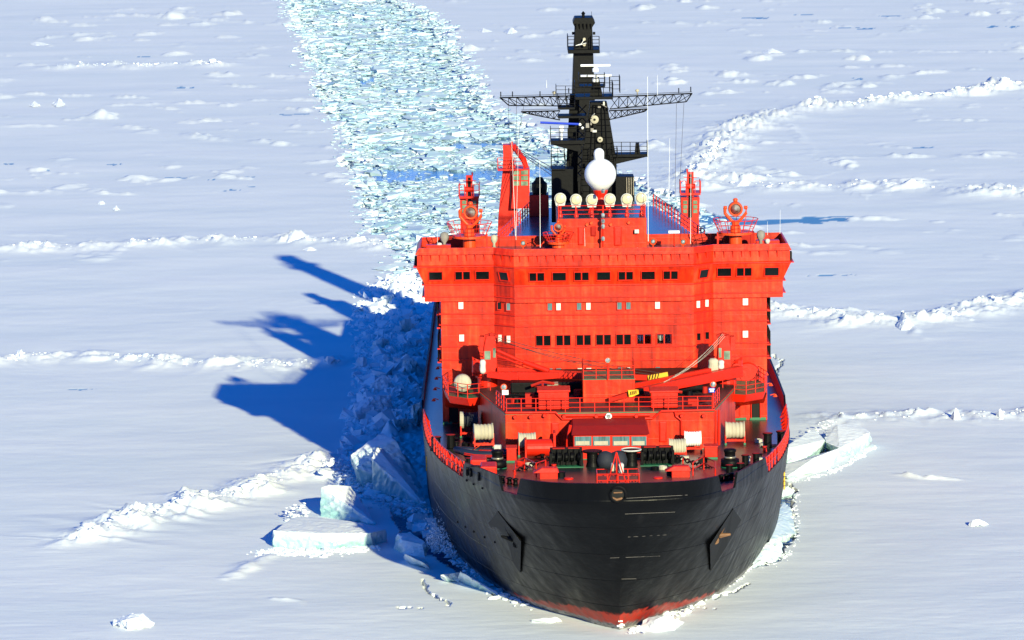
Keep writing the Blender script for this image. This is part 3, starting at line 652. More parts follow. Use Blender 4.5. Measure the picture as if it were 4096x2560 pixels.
# searchlights in baskets
def searchlight(ul, vl, vt, vb, r_l, hw_t, hw_b, Y, vbase, uc=None, paint='orange'):
    uc = uc or ul; L_ = at(ul, vl, Y); T = at(uc, vt, Y); B = at(uc, vb, Y); s = 49.0
    rl, rt, rb = r_l/s, hw_t/s, hw_b/s; root = MB()
    zb = at(uc, vbase, Y)[2]
    root.lathe([(0.52, zb-B[2]), (0.50, -0.12)], tuple(B), 16); root.lathe([(rb, -0.14), (rb, 0.05)], tuple(B), 28)
    base = root.build('searchlight', [paint], ship)
    m = MB(); m.ring(T, rt, 0.03, 32)
    for f in (0.33, 0.66): m.ring((T[0], T[1], B[2]+(T[2]-B[2])*f), rb+(rt-rb)*f, 0.022, 32)
    for k in range(14):
        a_ = 2*math.pi*(k+0.3)/14; m.tube([(B[0]+rb*math.cos(a_), B[1]+rb*math.sin(a_), B[2]), (T[0]+rt*math.cos(a_), T[1]+rt*math.sin(a_), T[2])], 0.025, 4)
    m.build('basket_rail', ['red'], base)
    m = MB(); k_ = rl/0.62
    m.lathe([(0.45*k_, 0.05), (0.42*k_, 0.5*k_), (0.30*k_, 0.6*k_), (0.32*k_, 0.95*k_)], (B[0], B[1], B[2]), 14)
    zt_ = L_[2]-0.95*k_
    for s_ in (-1, 1): m.tube([(L_[0]+s_*0.1, Y, B[2]+0.8*k_), (L_[0]+s_*0.35*k_, Y, zt_), (L_[0]+s_*0.86*k_, Y, L_[2]-0.35*k_), (L_[0]+s_*0.88*k_, Y, L_[2]+0.12*k_)], 0.13*k_, 8)
    m.build('yoke', [paint], base)
    m = MB(); m.smooth = True; m.lathe([(0.15*k_, 0.85*k_), (0.5*k_, 0.7*k_), (0.60*k_, 0.3*k_), (0.60*k_, -0.1*k_), (0.56*k_, -0.28*k_), (0.45*k_, -0.28*k_), (0.44*k_, -0.1*k_)], (L_[0], Y, L_[2]), 24, 'y')
    m.lathe([(0.16*k_, 0), (0.2*k_, 0.30*k_), (0.1*k_, 0.38*k_)], (L_[0], Y+0.1, L_[2]+0.5*k_), 12)
    for s_ in (-1, 1): m.lathe([(0.14*k_, -0.14*k_), (0.14*k_, 0.14*k_)], (L_[0]+s_*0.84*k_, Y, L_[2]+0.12*k_), 12, 'x')
    m.build('lamp_housing', [paint], base)
    m = MB(); m.smooth = True; m.lathe([(0.44*k_, -0.12*k_), (0.3*k_, -0.06*k_), (0.05*k_, 0.0)], (L_[0], Y, L_[2]), 20, 'y'); m.build('lens', ['lens2'], base)
    return base
searchlight(1882, 849, 889, 943, 30, 90, 66, 52.0, 990, 1877)
searchlight(2942, 836, 876, 928, 30, 90, 66, 52.0, 985)
searchlight(2233, 909, 932, 967, 19, 62, 44, 52.5, 990)
# struts by the baskets
for (u, v0, v1) in [(1947, 935, 992), (2871, 928, 985)]:
    a_ = at(u, v0, 52); b_ = at(u, v1, 52); m = MB(); m.box(a_[0]-0.07, a_[0]+0.07, 51.9, 52.1, b_[2], a_[2]); m.build('basket_strut', ['red'], ship)
def covered(u, v, wpx, hpx, Y, mt, name='covered_instrument'):
    p = at(u, v, Y); s = 49.; r = wpx/s/2; h = hpx/s
    m = MB(); m.smooth = True; pr = [(r*0.55, -h/2), (r*0.35, -h*0.18), (r*0.85, 0.0), (r, h*0.2), (r*0.8, h*0.42), (r*0.2, h*0.5)]
    m.lathe(pr, (0, 0, 0), 14)
    for i, vv in enumerate(m.v):
        a_ = math.atan2(vv[1], vv[0]); k = 1+0.12*math.sin(5*a_+vv[2]*4); m.v[i] = (vv[0]*k, vv[1]*k, vv[2])
    return m.build(name, [mt], ship, loc=tuple(p))
covered(1777, 960, 36, 64, 51.5, 'grey'); covered(3043, 952, 34, 62, 51.5, 'grey'); covered(1976, 965, 28, 54, 51.5, 'cream')
covered(1757, 983, 22, 26, 51.3, 'canvas'); covered(3070, 970, 20, 30, 51.3, 'canvas')
for u, v in [(2092, 973), (2612, 966), (2732, 967)]:
    p = at(u, v, 50.3); m = MB(); m.ring((0, 0, 0), 0.25, 0.06, 16, 'y'); m.tube([(0, 0, -0.3), (0, 0, -0.8)], 0.05); o = m.build('round_lamp', ['orange'], ship, loc=tuple(p))
    m = MB(); m.smooth = True; m.lathe([(0.2, 0.0), (0.12, -0.06), (0.02, -0.08)], (0, 0, 0), 14, 'y'); m.build('lens', ['lens2'], o)
# whip antennas
for (u0, v0, u1, v1, Y, r) in [(2159, 640, 2161, 990, 51, .035), (2046, 551, 2062, 945, 53, .03), (2076, 470, 2064, 960, 53, .02), (2590, 306, 2593, 965, 54, .04), (2679, 553, 2675, 815, 62, .03), (2764, 641, 2762, 975, 55, .03),
                               (1749, 905, 1750, 975, 51.5, .02), (3070, 885, 3070, 940, 51.5, .02), (3121, 840, 3120, 935, 51.5, .02), (2338, 912, 2340, 985, 51, .02), (2186, 320, 2187, 352, 70, .03), (2630, 300, 2630, 380, 70, .025)]:
    m = MB(); a_ = at(u0, v0, Y); b_ = at(u1, v1, Y); m.tube([b_, a_], [r*0.7, r*0.35], 6); m.build('whip_antenna', ['white'], ship)
# signal post in the centre
a_ = at(2412, 822, 53.3); b_ = at(2411, 988, 53.3); m = MB(); m.tube([b_, a_], 0.07, 8); m.tube([at(2390, 840, 53.3), at(2450, 838, 53.3)], 0.05, 6); sp = m.build('signal_post', ['red'], ship)
for v in (765, 862, 885, 906, 955):
    p = at(2412, v, 53.1); m = MB(); m.lathe([(0.13, -0.15), (0.16, 0), (0.13, 0.15), (0.03, 0.2)], tuple(p), 12); m.build('signal_lamp', ['lens2'], sp)
hatch(2311, 2336, 908, 980, 54.0); hatch(2455, 2487, 905, 982, 54.0); hatch(2362, 2385, 905, 945, 54.0, mt='maroon')
for u, v in [(2348, 898), (2365, 892), (2443, 898), (2515, 890), (2546, 925)]:
    p = at(u, v, 53.9); m = MB(); m.lathe([(0.05, 0.2), (0.15, 0.05), (0.12, -0.15)], tuple(p), 10, 'y'); m.build('cabin_lamp', ['orange'], ship)
p = at(2547, 925, 53.7); m = MB(); m.cbox(p, (0.35, 0.3, 0.3)); m.build('instrument_box', ['canvas'], ship)
m = MB(); p = at(2696, 928, 53); m.box(p[0]-0.45, p[0]+0.45, 52.8, 53.2, p[2]-0.08, p[2]+0.12); m.build('white_panel', ['white'], ship)
m = MB(); m.tube([(p[0], 53, p[2]-1.3), (p[0], 53, p[2])], 0.06); m.build('panel_post', ['red'], ship)
# wing rails and lockers
for q in ((-14.3, -12.3, 51.0, 51.8, zr, zr+0.95), (12.4, 14.3, 51.5, 52.5, zr, zr+0.9)): m = MB(); m.box(*q); m.build('wing_locker', ['red'], ship, bevel=0.05)
for q in ((-12.9, -10.9, 55.2, 56.4, zr, zr+1.15), (10.6, 12.5, 55.2, 56.4, zr, zr+1.15)): m = MB(); m.box(*q); m.build('wing_coaming', ['maroon'], ship, bevel=0.05)
for s in (-1, 1):
    m = MB(); m.cbox((s*15.05, 50.8, ZB[1030] if 1030 in ZB else zv(1040, 50)), (0.35, 0.7, 0.8)); nl = m.build('navigation_light_box', ['pocket'], ship)
    rail([(s*14.9, 51.2, ZB[1065]), (s*14.9, 56, ZB[1065])], 0.9, 'railing', ship, 'black', 0.03, 2, 0.03, 1.0)
# ------------------------------------------------------------------ fore mast (black lattice and box mast)
YM = 70.0
def pm(u, v, dy=0.0): return tuple(at(u, v, YM+dy))
m = MB()
def quadprism(m, top, bot, Yf, dep):     # (u0,u1,v) at top and bottom
    a, b = at(top[0], top[2], Yf), at(top[1], top[2], Yf); c, d = at(bot[0], bot[2], Yf), at(bot[1], bot[2], Yf)
    k = 0.75
    return m.loft([[(c[0], Yf, c[2]), (d[0], Yf, d[2]), (d[0]*.95+c[0]*.05, Yf+dep, d[2]), (c[0]*.95+d[0]*.05, Yf+dep, c[2])],
                   [(a[0], Yf, a[2]), (b[0], Yf, b[2]), (b[0], Yf+dep*k, b[2]), (a[0], Yf+dep*k, a[2])]])
quadprism(m, (2361, 2428, 410), (2325, 2466, 640), YM, 2.6)
quadprism(m, (2325, 2466, 640), (2318, 2472, 900), YM, 2.6)
mast = m.build('fore_mast', ['black'], ship, bevel=0.05)
m = MB(); quadprism(m, (2280, 2318, 380), (2262, 2310, 700), YM+2.8, 1.6); quadprism(m, (2262, 2310, 700), (2255, 2318, 880), YM+2.8, 1.6); m.build('mast_leg', ['black'], mast)
m = MB(); quadprism(m, (2206, 2293, 676), (2206, 2293, 890), YM-1.0, 3.0); m.build('mast_house', ['black'], mast, bevel=0.05)
m = MB(); quadprism(m, (2462, 2536, 706), (2462, 2541, 880), YM-1.0, 3.0); m.build('mast_house', ['black'], mast, bevel=0.05)
for k in range(4):
    p = at(2507+k*9, 745, YM-1.1); m = MB(); m.box(p[0]-0.03, p[0]+0.03, YM-1.12, YM-0.9, p[2]-0.75, p[2]+0.75); m.build('louvre', ['steel'], mast)
# rungs and pipes on the tower
for k in range(16):
    v = 430+k*24; f = (v-410)/490; m = MB(); hwx = 33+35*min(1, (v-410)/230); m.tube([at(2394-hwx, v, YM-0.06), at(2394+hwx, v, YM-0.06)], 0.025, 4); m.build('mast_rung', ['black'], mast)
for u in (2372, 2384, 2405, 2418):
    m = MB(); m.tube([at(u, 420, YM-0.12), at(u+(u-2394)*0.5, 640, YM-0.12), at(u+(u-2394)*0.5, 800, YM-0.12)], 0.04, 5); m.build('cable_pipe', ['black'], mast)
# platforms
def platform(u0, u1, v, Y0, Y1, th, name='mast_platform', under=None, rails=True, hr=1.05, mt='black'):
    a, b = at(u0, v, Y0), at(u1, v, Y0); m = MB(); m.box(a[0], b[0], Y0, Y1, a[2]-th, a[2])
    if under:                              # sloping bracket underneath: (u,v) low point at inner side
        q = at(under[0], under[1], Y0); outer = a if abs(under[0]-u0) > abs(under[0]-u1) else b; xo, xi = outer[0], q[0]
        m.add([(xo, Y0+0.3, a[2]-th), (xi, Y0+0.3, a[2]-th), (xi, Y0+0.3, q[2]), (xo, Y0+0.6, a[2]-th), (xi, Y0+0.6, a[2]-th), (xi, Y0+0.6, q[2])], [(0, 1, 2), (3, 5, 4), (0, 2, 5, 3), (1, 4, 5, 2), (0, 3, 4, 1)])
    o = m.build(name, [mt], mast, bevel=0.03)
    if rails: rail([(a[0], Y1, a[2]), (a[0], Y0, a[2]), (b[0], Y0, b[2]), (b[0], Y1, b[2])], hr, 'mast_railing', mast, mt, 0.025, 3, 0.03, 0.8)
    return o
platform(2203, 2340, 563, YM-0.8, YM+1.5, 0.35, under=(2325, 612))
platform(2451, 2591, 618, YM-0.4, YM+1.6, 0.25, under=(2455, 660))
platform(2206, 2262, 676, YM-1.2, YM+1.6, 0.12)
platform(2300, 2452, 388, YM-1.0, YM+2.4, 0.25, hr=1.2)
platform(2232, 2300, 430, YM-0.3, YM+2.2, 0.2, hr=1.0)
platform(2232, 2345, 465, YM-0.3, YM+2.2, 0.2, rails=False)
m = MB(); quadprism(m, (2543, 2556, 573), (2538, 2562, 618), YM, 0.8); m.build('vent_post', ['black'], mast)
platform(2316, 2420, 345, YM-0.6, YM+1.8, 0.12, hr=1.0)
m = MB(); quadprism(m, (2372, 2396, 310), (2358, 2412, 390), YM+0.2, 1.2); m.build('radar_pedestal', ['black'], mast)
# small fittings, cable runs and braces on the mast
rf_ = random.Random(55)
for k in range(34):
    v = rf_.uniform(400, 800); hwx = 30+45*min(1, (v-400)/260); u = 2394+rf_.uniform(-1.1, 1.1)*hwx; p = at(u, v, YM-0.15-rf_.random()*0.4); m = MB(); q = rf_.random()
    if q < 0.5: m.cbox((0, 0, 0), (rf_.uniform(.12, .4), .25, rf_.uniform(.12, .45)))
    elif q < 0.8: m.lathe([(.07, -.12), (.1, .0), (.06, .14)], (0, 0, 0), 8)
    else: m.tube([(0, 0, 0), (rf_.uniform(-.5, .5), -.3, rf_.uniform(-.1, .3))], .04, 5)
    m.build('mast_fitting', [rf_.choice(['black', 'black', 'black', 'grey', 'canvas'])], mast, loc=tuple(p))
for k in range(9):
    v = 420+k*34; m = MB(); m.tube([at(2312, v, YM+2.6), at(2345, v+34, YM+1.0)], .05, 5); m.tube([at(2345, v, YM+1.0), at(2312, v+34, YM+2.6)], .05, 5); m.build('mast_brace', ['black'], mast)
for (u0, u1, v, hr_) in ((2225, 2300, 405, 1.3), (2440, 2480, 372, 1.4), (2206, 2258, 640, 1.0), (2440, 2470, 640, 1.0), (2330, 2360, 640, 1.0)):
    a_, b_ = at(u0, v, YM-0.6), at(u1, v, YM-0.6); rail([(a_[0], YM+1.5, a_[2]), tuple(a_), tuple(b_), (b_[0], YM+1.5, b_[2])], hr_, 'mast_railing', mast, 'black', 0.022, 4, 0.03, 0.7)
# radar scanners
for (u0, u1, v, vp) in [(2322, 2441, 262, 278), (2322, 2446, 303, 318)]:
    m = MB(); a_, b_ = at(u0, v, YM-0.2), at(u1, v, YM-0.2); m.box(a_[0], b_[0], YM-0.35, YM-0.05, a_[2]-0.09, a_[2]+0.09); sc_o = m.build('radar_scanner', ['white'], mast, bevel=0.03)
    p = at(2382, vp, YM-0.2); m = MB(); m.lathe([(0.25, -0.2), (0.28, 0.05), (0.12, 0.2)], tuple(p), 12); m.build('radar_motor', ['white'], sc_o)
m = MB(); a_, b_ = at(2161, 490, YM-0.6), at(2322, 497, YM-0.6); m.tube([a_, b_], 0.10, 8); bb = m.build('blue_radar_scanner', ['bluebar'], mast)
p = at(2246, 513, YM-0.5); m = MB(); m.cbox(p, (0.36, 0.4, 0.45)); m.tube([(p[0], p[1], p[2]-1.0), tuple(p)], 0.1); m.build('white_radar_motor', ['white'], mast, bevel=0.05)
m = MB(); m.smooth = True; m.lathe([(0.1, -0.1), (0.13, 0), (0.05, 0.12)], pm(2320, 498, -0.7), 10); m.lathe([(0.1, -0.1), (0.14, 0), (0.05, 0.12)], pm(2330, 512, -0.7), 10); m.build('white_fitting', ['white'], mast)
# yards as lattice girders
def girder(tu0, tv0, tu1, tv1, bu0, bv0, bu1, bv1, n, dy):
    m = MB(); dep = 0.7
    for o in (0, dep):
        T = [Vector(at(tu0+(tu1-tu0)*k/n, tv0+(tv1-tv0)*k/n, YM+dy+o)) for k in range(n+1)]; B = [Vector(at(bu0+(bu1-bu0)*k/n, bv0+(bv1-bv0)*k/n, YM+dy+o)) for k in range(n+1)]
        m.tube(T, 0.06, 5); m.tube(B, 0.05, 5)
        for k in range(n):
            m.tube([T[k], B[k]], 0.035, 4); m.tube([T[k], B[k+1]], 0.028, 4); m.tube([B[k], T[k+1]], 0.028, 4)
        m.tube([T[0], B[0]], 0.05, 4)
    m.tube([at(tu0, tv0, YM+dy), at(tu0, tv0, YM+dy+dep)], 0.05, 4)
    T2 = [Vector(at(tu0+(tu1-tu0)*k/n, tv0+(tv1-tv0)*k/n-7, YM+dy)) for k in range(n+1)]; m.tube(T2, 0.02, 4)
    return m.build('yard', ['black'], mast)
girder(2000, 391, 2300, 383, 2036, 422, 2300, 424, 9, 0.2)
girder(2768, 374, 2440, 388, 2745, 407, 2440, 436, 9, 0.2)
girder(2085, 447, 2240, 443, 2098, 452, 2240, 480, 6, 0.6)
girder(2590, 436, 2436, 443, 2578, 446, 2436, 479, 6, 0.6)
for u, v in [(2216, 372), (2549, 364)]:
    m = MB(); m.smooth = True; m.lathe([(0.04, -0.35), (0.05, -0.1), (0.18, 0.0), (0.14, 0.12), (0.03, 0.18)], pm(u, v, 0.3), 12); m.build('dish_antenna', ['cream'], mast)
for u, v in [(2050, 374), (2160, 373), (2715, 360), (2275, 360), (2003, 375), (2763, 355)]:
    m = MB(); m.tube([pm(u, v+12, .3), pm(u, v-8, .3)], 0.05, 6); m.build('yard_light', ['black'], mast)
for (u0, v0, u1, v1) in [(2034, 420, 2046, 900), (2066, 420, 2062, 900), (2095, 424, 2046, 700), (2706, 410, 2700, 800), (2736, 405, 2716, 800)]:
    m = MB(); m.tube([pm(u0, v0), at(u1, v1, 62)], 0.014, 4); m.build('halyard', ['cable'], mast)
for u, v, r in [(2378, 478, 0.36), (2400, 558, 0.24)]:
    p = at(u, v, YM-0.35); m = MB(); m.smooth = True; m.lathe([(r*0.5, 0.3), (r*0.95, 0.15), (r, -0.1), (r*0.9, -0.14)], tuple(p), 20, 'y'); o = m.build('mast_searchlight', ['cream'], mast)
    m = MB(); m.lathe([(r*0.3, -0.17), (r*0.25, -0.1)], tuple(p), 12, 'y'); m.build('lens', ['pocket'], o)
# ------------------------------------------------------------------ aft tower
YA = 116.0
m = MB()
def ringrect(u0, u1, v, dep): a_, b_ = at(u0, v, YA), at(u1, v, YA); zz = (a_[2]+b_[2])/2; return [(a_[0], YA, zz), (b_[0], YA, zz), (b_[0], YA+dep, zz), (a_[0], YA+dep, zz)]
m.loft([ringrect(2284, 2385, 900, 5.0), ringrect(2288, 2380, 420, 4.4), ringrect(2295, 2373, 208, 3.6), ringrect(2300, 2369, 110, 3.4), ringrect(2291, 2381, 92, 4.0), ringrect(2299, 2371, 71, 3.4)])
aft = m.build('aft_tower', ['black'], ship, bevel=0.05)
for k in range(5):
    p = at(2303+k*15, 103, YA-0.05); m = MB(); m.add([(p[0]-0.05, YA+0.1, p[2]+0.2), (p[0]+0.05, YA+0.1, p[2]+0.2), (p[0]+0.05, YA-0.3, p[2]+0.2), (p[0]-0.05, YA-0.3, p[2]+0.2), (p[0]-0.05, YA+0.05, p[2]-0.45), (p[0]+0.05, YA+0.05, p[2]-0.45)], [(0, 1, 2, 3), (3, 2, 5, 4), (0, 3, 4), (1, 5, 2)]); m.build('bracket', ['black'], aft)
m = MB(); a_, b_ = at(2276, 200, YA-0.8), at(2395, 200, YA-0.8); m.box(a_[0]-0.1, b_[0]+0.1, YA-0.9, YA+4.5, a_[2]-0.35, a_[2]); m.build('tower_platform', ['black'], aft, bevel=0.05)
for (ua, ub) in ((2272, 2300), (2366, 2397)):
    a_, b_ = at(ua, 200, YA-0.9), at(ub, 200, YA-0.9); rail([(a_[0], YA+3, a_[2]), (a_[0], YA-0.9, a_[2]), (b_[0], YA-0.9, a_[2])], 1.3, 'tower_railing', aft, 'black', 0.03, 4, 0.04, 0.7)
m = MB(); m.tube([at(2345, 172, YA-1), at(2325, 178, YA-1), at(2303, 182, YA-1)], 0.03); m.tube([at(2336, 158, YA-1), at(2326, 175, YA-1), at(2304, 182, YA-1)], 0.03); m.build('hose', ['white'], aft)
for u, v in [(2337, 157), (2337, 179)]:
    m = MB(); m.lathe([(0.14, -0.1), (0.16, 0.1)], tuple(at(u, v, YA-0.6)), 10, 'y'); m.build('tower_lamp', ['cream'], aft)
m = MB(); m.lathe([(0.12, -0.3), (0.14, 0.1), (0.2, 0.2), (0.05, 0.4)], tuple(at(2333, 62, YA+1)), 10); m.build('top_light', ['black'], aft)
m = MB(); m.tube([at(2366, 75, YA+1), at(2366, 46, YA+1)], 0.02); m.build('whip_antenna', ['black'], aft)
for u, v in [(2293, 133), (2376, 133)]:
    m = MB(); m.cbox(at(u, v, YA+1), (0.25, 0.3, 0.25)); m.build('side_lamp', ['black'], aft)
p = at(2158, 776, 80); m = MB(); m.lathe([(0.62, 0), (0.68, 0.4), (0.68, 0.95), (0.45, 1.15), (0.3, 1.45), (0.12, 1.5)], tuple(p), 16); m.tube([(p[0]-.75, 79.6, p[2]), (p[0]-.75, 79.6, p[2]+1.2), (p[0]-.3, 79.6, p[2]+1.2)], .04); m.build('exhaust_vent', ['black'], ship)
m = MB(); m.box(p[0]-0.9, p[0]+0.8, 79.2, 81.5, zr-0.05, p[2]); m.build('vent_housing', ['red'], ship, bevel=0.06)
# ------------------------------------------------------------------ aft cranes
def tall_crane():
    Y = 119.0; m = MB()
    A = lambda u, v, d=0: tuple(at(u, v, Y+d))
    def sec(u0, u1, v, dep, dy=0): a_, b_ = at(u0, v, Y), at(u1, v, Y); zz = (a_[2]+b_[2])/2; return [(a_[0], Y+dy, zz), (b_[0], Y+dy, zz), (b_[0], Y+dy+dep, zz), (a_[0], Y+dy+dep, zz)]
    m.loft([sec(1990, 2080, 980, 3.4), sec(1992, 2072, 885, 3.2), sec(2010, 2062, 690, 2.6), sec(2013, 2050, 620, 2.0), sec(2011, 2062, 580, 1.8)])
    o = m.build('aft_crane', ['red'], ship, bevel=0.05)
    m = MB(); m.loft([sec(2044, 2126, 830, 3, -1), sec(2050, 2118, 760, 3, -1), sec(2051, 2118, 672, 3, -1)]); m.build('crane_cab', ['red'], o, bevel=0.06)
    for i, (u0, u1) in enumerate(((2054, 2077), (2084, 2112))):
        for v0 in (681, 703, 725):
            a_, b_ = at(u0, v0, Y-1), at(u1, v0+17, Y-1); q = MB(); q.box(a_[0], b_[0], Y-1.06, Y-0.98, b_[2], a_[2]); q.build('cab_window', ['cabglass'], o)
    m = MB(); m.tube([A(2055, 585), A(2095, 640, -1), A(2105, 672, -1)], 0.28, 6); m.tube([A(2046, 585), A(2048, 566)], 0.12); m.build('crane_head', ['red'], o)
    for k in range(3):
        m = MB(); m.tube([A(2063+k*4, 590+k*8), tuple(at(2262+k*8, 700+k*26, 95))], 0.035, 5); m.build('crane_cable', ['cable'], o)
    p = at(2012, 672, Y); q = at(2095, 672, Y); rail([(p[0]-0.5, Y-1.2, p[2]), (q[0], Y-1.2, p[2])], 1.1, 'crane_railing', o, 'red', 0.03, 3, 0.04, 0.9)
    m = MB(); m.box(p[0]-0.5, q[0], Y-1.2, Y+0.2, p[2]-0.15, p[2]); m.build('crane_platform', ['red'], o)
    return o
tall_crane()
def small_crane(uc, vt, flip):
    Y = 92.0; o_ = lambda du, v, d=0: tuple(at(uc+du*flip, v, Y+d))
    def sec(a, b, v, dep, dy=0):
        p, q = at(uc+min(a*flip, b*flip), v, Y), at(uc+max(a*flip, b*flip), v, Y); zz = (p[2]+q[2])/2; return [(p[0], Y+dy, zz), (q[0], Y+dy, zz), (q[0], Y+dy+dep, zz), (p[0], Y+dy+dep, zz)]
    m = MB(); m.loft([sec(-44, 54, 1120, 3), sec(-36, 44, 960, 2.6), sec(-35, 34, 870, 2.4), sec(-38, 38, 790, 2.4)]); o = m.build('side_crane', ['red'], ship, bevel=0.05)
    m = MB(); m.loft([sec(-14, -6, vt+95, 0.6, -0.3), sec(-13, -6, vt, 0.6, -0.3)]); m.loft([sec(8, 15, vt+95, 0.6, -0.3), sec(6, 13, vt, 0.6, -0.3)]); m.loft([sec(-13, 13, vt+6, 0.5, -0.2), sec(-13, 13, vt-2, 0.5, -0.2)]); m.tube([o_(12, vt), o_(12, vt-14)], 0.08); m.build('crane_boom', ['red'], o)
    m = MB(); m.loft([sec(-7, 8, 870, 0.4, -0.1), sec(-6, 6, vt+6, 0.3, 0.0)]); m.build('boom_sheave', ['black'], o)
    m = MB(); m.loft([sec(-40, 40, vt+88, 2.6, -0.6), sec(-40, 40, vt+80, 2.6, -0.6)]); m.build('crane_platform', ['red'], o)
    p, q = sec(-40, 40, vt+80, 1, -0.6)[:2]; rail([(p[0], Y+1, p[2]), p, (p[0]+0.5, p[1], p[2])], 1.1, 'crane_railing', o, 'red', 0.03, 2, 0.05, 1.0); rail([(q[0], Y+1, q[2]), q, (q[0]-0.5, q[1], q[2])], 1.1, 'crane_railing', o, 'red', 0.03, 2, 0.05, 1.0)
    for v0 in (802, 820, 838):
        for (a, b) in ((-28, -12), (12, 28)):
            s_ = sec(a, b, v0+14, 0.1, -0.08); t_ = sec(a, b, v0, 0.1, -0.08); q_ = MB(); q_.loft([s_, t_]); q_.build('cab_window', ['cabglass'], o)
    m = MB(); m.tube([o_(-26, vt+20, -0.3), o_(26, vt+20, -0.3)], 0.03); m.tube([o_(-18, vt+55, -0.3), o_(18, vt+55, -0.3)], 0.22, 8); m.build('boom_fitting', ['red'], o)
small_crane(1877, 703, 1); small_crane(2761, 690, -1)
# ------------------------------------------------------------------ forward deckhouse
ZR = zv(1648, 31.5); YD = 31.5; zd = deckz(31.5)
m = MB(); DP = [(-8.0, YD), (7.95, YD), (10.2, 43), (10.2, 50), (-10.2, 50), (-10.2, 43)]
m.prism(DP, zd-0.3, ZR); dh = m.build('deckhouse', ['plate'], ship, bevel=0.06)
m = MB(); m.prism([(-7.9, YD+0.1), (7.85, YD+0.1), (10.1, 43), (10.1, 49.9), (-10.1, 49.9), (-10.1, 43)], ZR+0.003, ZR+0.03); m.build('deckhouse_roof', ['darkroof'], dh)
m = MB(); m.prism([(x*1.004, y-0.02) for x, y in DP], ZR-0.10, ZR-0.02); m.build('roof_edge', ['green'], dh)
m = MB(); m.box(-8.02, 7.97, YD-0.03, YD+0.1, zd-0.05, zd+0.14); m.build('green_skirting', ['green'], dh)
rail([(-8.7, 36, ZR), (-7.9, YD+0.12, ZR), (7.85, YD+0.12, ZR), (8.6, 36, ZR)], 1.1, 'railing', ship, 'red', 0.032, 3, 0.045, 1.1)
# pipes along the front
def pipe(pix, Y, r, name='pipe', mt='red'):
    m = MB(); m.tube([at(u, v, Y) for u, v in pix], r, 8); return m.build(name, [mt], ship)
pipe([(2022, 1651), (2222, 1650), (2248, 1676), (2610, 1674), (2645, 1645), (2860, 1640)], YD-0.18, 0.09)
pipe([(2250, 1662), (2600, 1660)], YD-0.2, 0.12)
pipe([(2700, 1648), (2704, 1665), (2725, 1682), (2726, 1760)], YD-0.2, 0.07)
for u in (2863, 2876): pipe([(u, 1640), (u, 1780)], YD+1.0, 0.1)
pipe([(2013, 1640), (2013, 1760)], YD+1.5, 0.1)
for u, v in [(2060, 1668), (2122, 1667), (2178, 1662), (2256, 1666), (2385, 1665), (2545, 1664), (2727, 1663), (2815, 1663)]:
    p = at(u, v, YD-0.3); m = MB(); m.lathe([(0.05, 0.3), (0.07, 0.1), (0.16, 0.0), (0.13, -0.14)], (0, 0, 0), 10, 'y'); m.build('wall_lamp', ['red'], ship, loc=tuple(p))
p = at(2434, 1666, YD-0.45); m = MB(); m.smooth = True; m.ring((0, 0, 0), 0.2, 0.07, 18, 'y'); wl = m.build('ring_floodlight', ['white'], ship, loc=tuple(p)); m = MB(); m.lathe([(0.14, 0.05), (0.10, -0.02)], (0, 0, 0), 14, 'y'); m.build('lens', ['lens2'], wl)
hatch(2204, 2238, 1690, 1775, YD); hatch(2636, 2668, 1685, 1768, YD); hatch(2304, 2335, 1690, 1705, YD); hatch(2545, 2570, 1688, 1703, YD)
# operator cab in front
Yc = 25.6; a_ = at(2293, 1740, Yc); b_ = at(2592, 1845, Yc)
m = MB(); zc0 = deckz(Yc)-0.05
m.box(a_[0], b_[0], Yc, YD-0.01, zc0, a_[2]); cab = m.build('operator_cab', ['red'], ship, bevel=0.05)
t_ = at(2300, 1703, Yc+2.2)
m = MB(); m.loft([[(a_[0]-0.12, Yc-0.25, a_[2]+0.02), (b_[0]+0.12, Yc-0.25, a_[2]+0.02), (b_[0]+0.12, YD-0.02, a_[2]+0.02), (a_[0]-0.12, YD-0.02, a_[2]+0.02)],
                  [(a_[0]+0.02, Yc+2.2, t_[2]), (b_[0]-0.05, Yc+2.2, t_[2]), (b_[0]-0.05, YD-0.03, t_[2]), (a_[0]+0.02, YD-0.03, t_[2])]]); m.build('cab_roof', ['maroon'], cab)
for (u0, u1) in [(2298, 2366), (2372, 2440), (2450, 2518), (2526, 2586)]:
    p0, p1 = at(u0, 1746, Yc), at(u1, 1782, Yc); q = MB(); q.box(p0[0], p1[0], Yc-0.05, Yc-0.01, p1[2], p0[2]); cw_ = q.build('cab_window', ['tealglass'], cab)
    q = MB(); hh = (p0[2]-p1[2]); q.box(p0[0]+0.08, p1[0]-0.15, Yc-0.062, Yc-0.055, p1[2]+0.05, p1[2]+hh*0.5); q.build('blind', ['cream'], cab)
m = MB(); m.box(a_[0]-0.02, b_[0]+0.02, Yc-0.03, Yc+0.05, zc0+0.06, zc0+0.2); m.build('green_skirting', ['green'], cab)
pipe([(2282, 1700), (2270, 1760), (2268, 1850)], Yc+1.5, 0.12, 'vent_pipe'); 
m = MB(); p = at(2160, 1790, 27.5); m.lathe([(0.65, -1.0), (0.65, 1.0)], tuple(p), 20, 'x'); m.box(p[0]-1.15, p[0]-1.0, 26.8, 28.2, deckz(27), p[2]+0.7); m.box(p[0]+1.0, p[0]+1.2, 26.8, 28.4, deckz(27), p[2]+1.2); m.build('cable_drum', ['red'], ship, bevel=0.03)
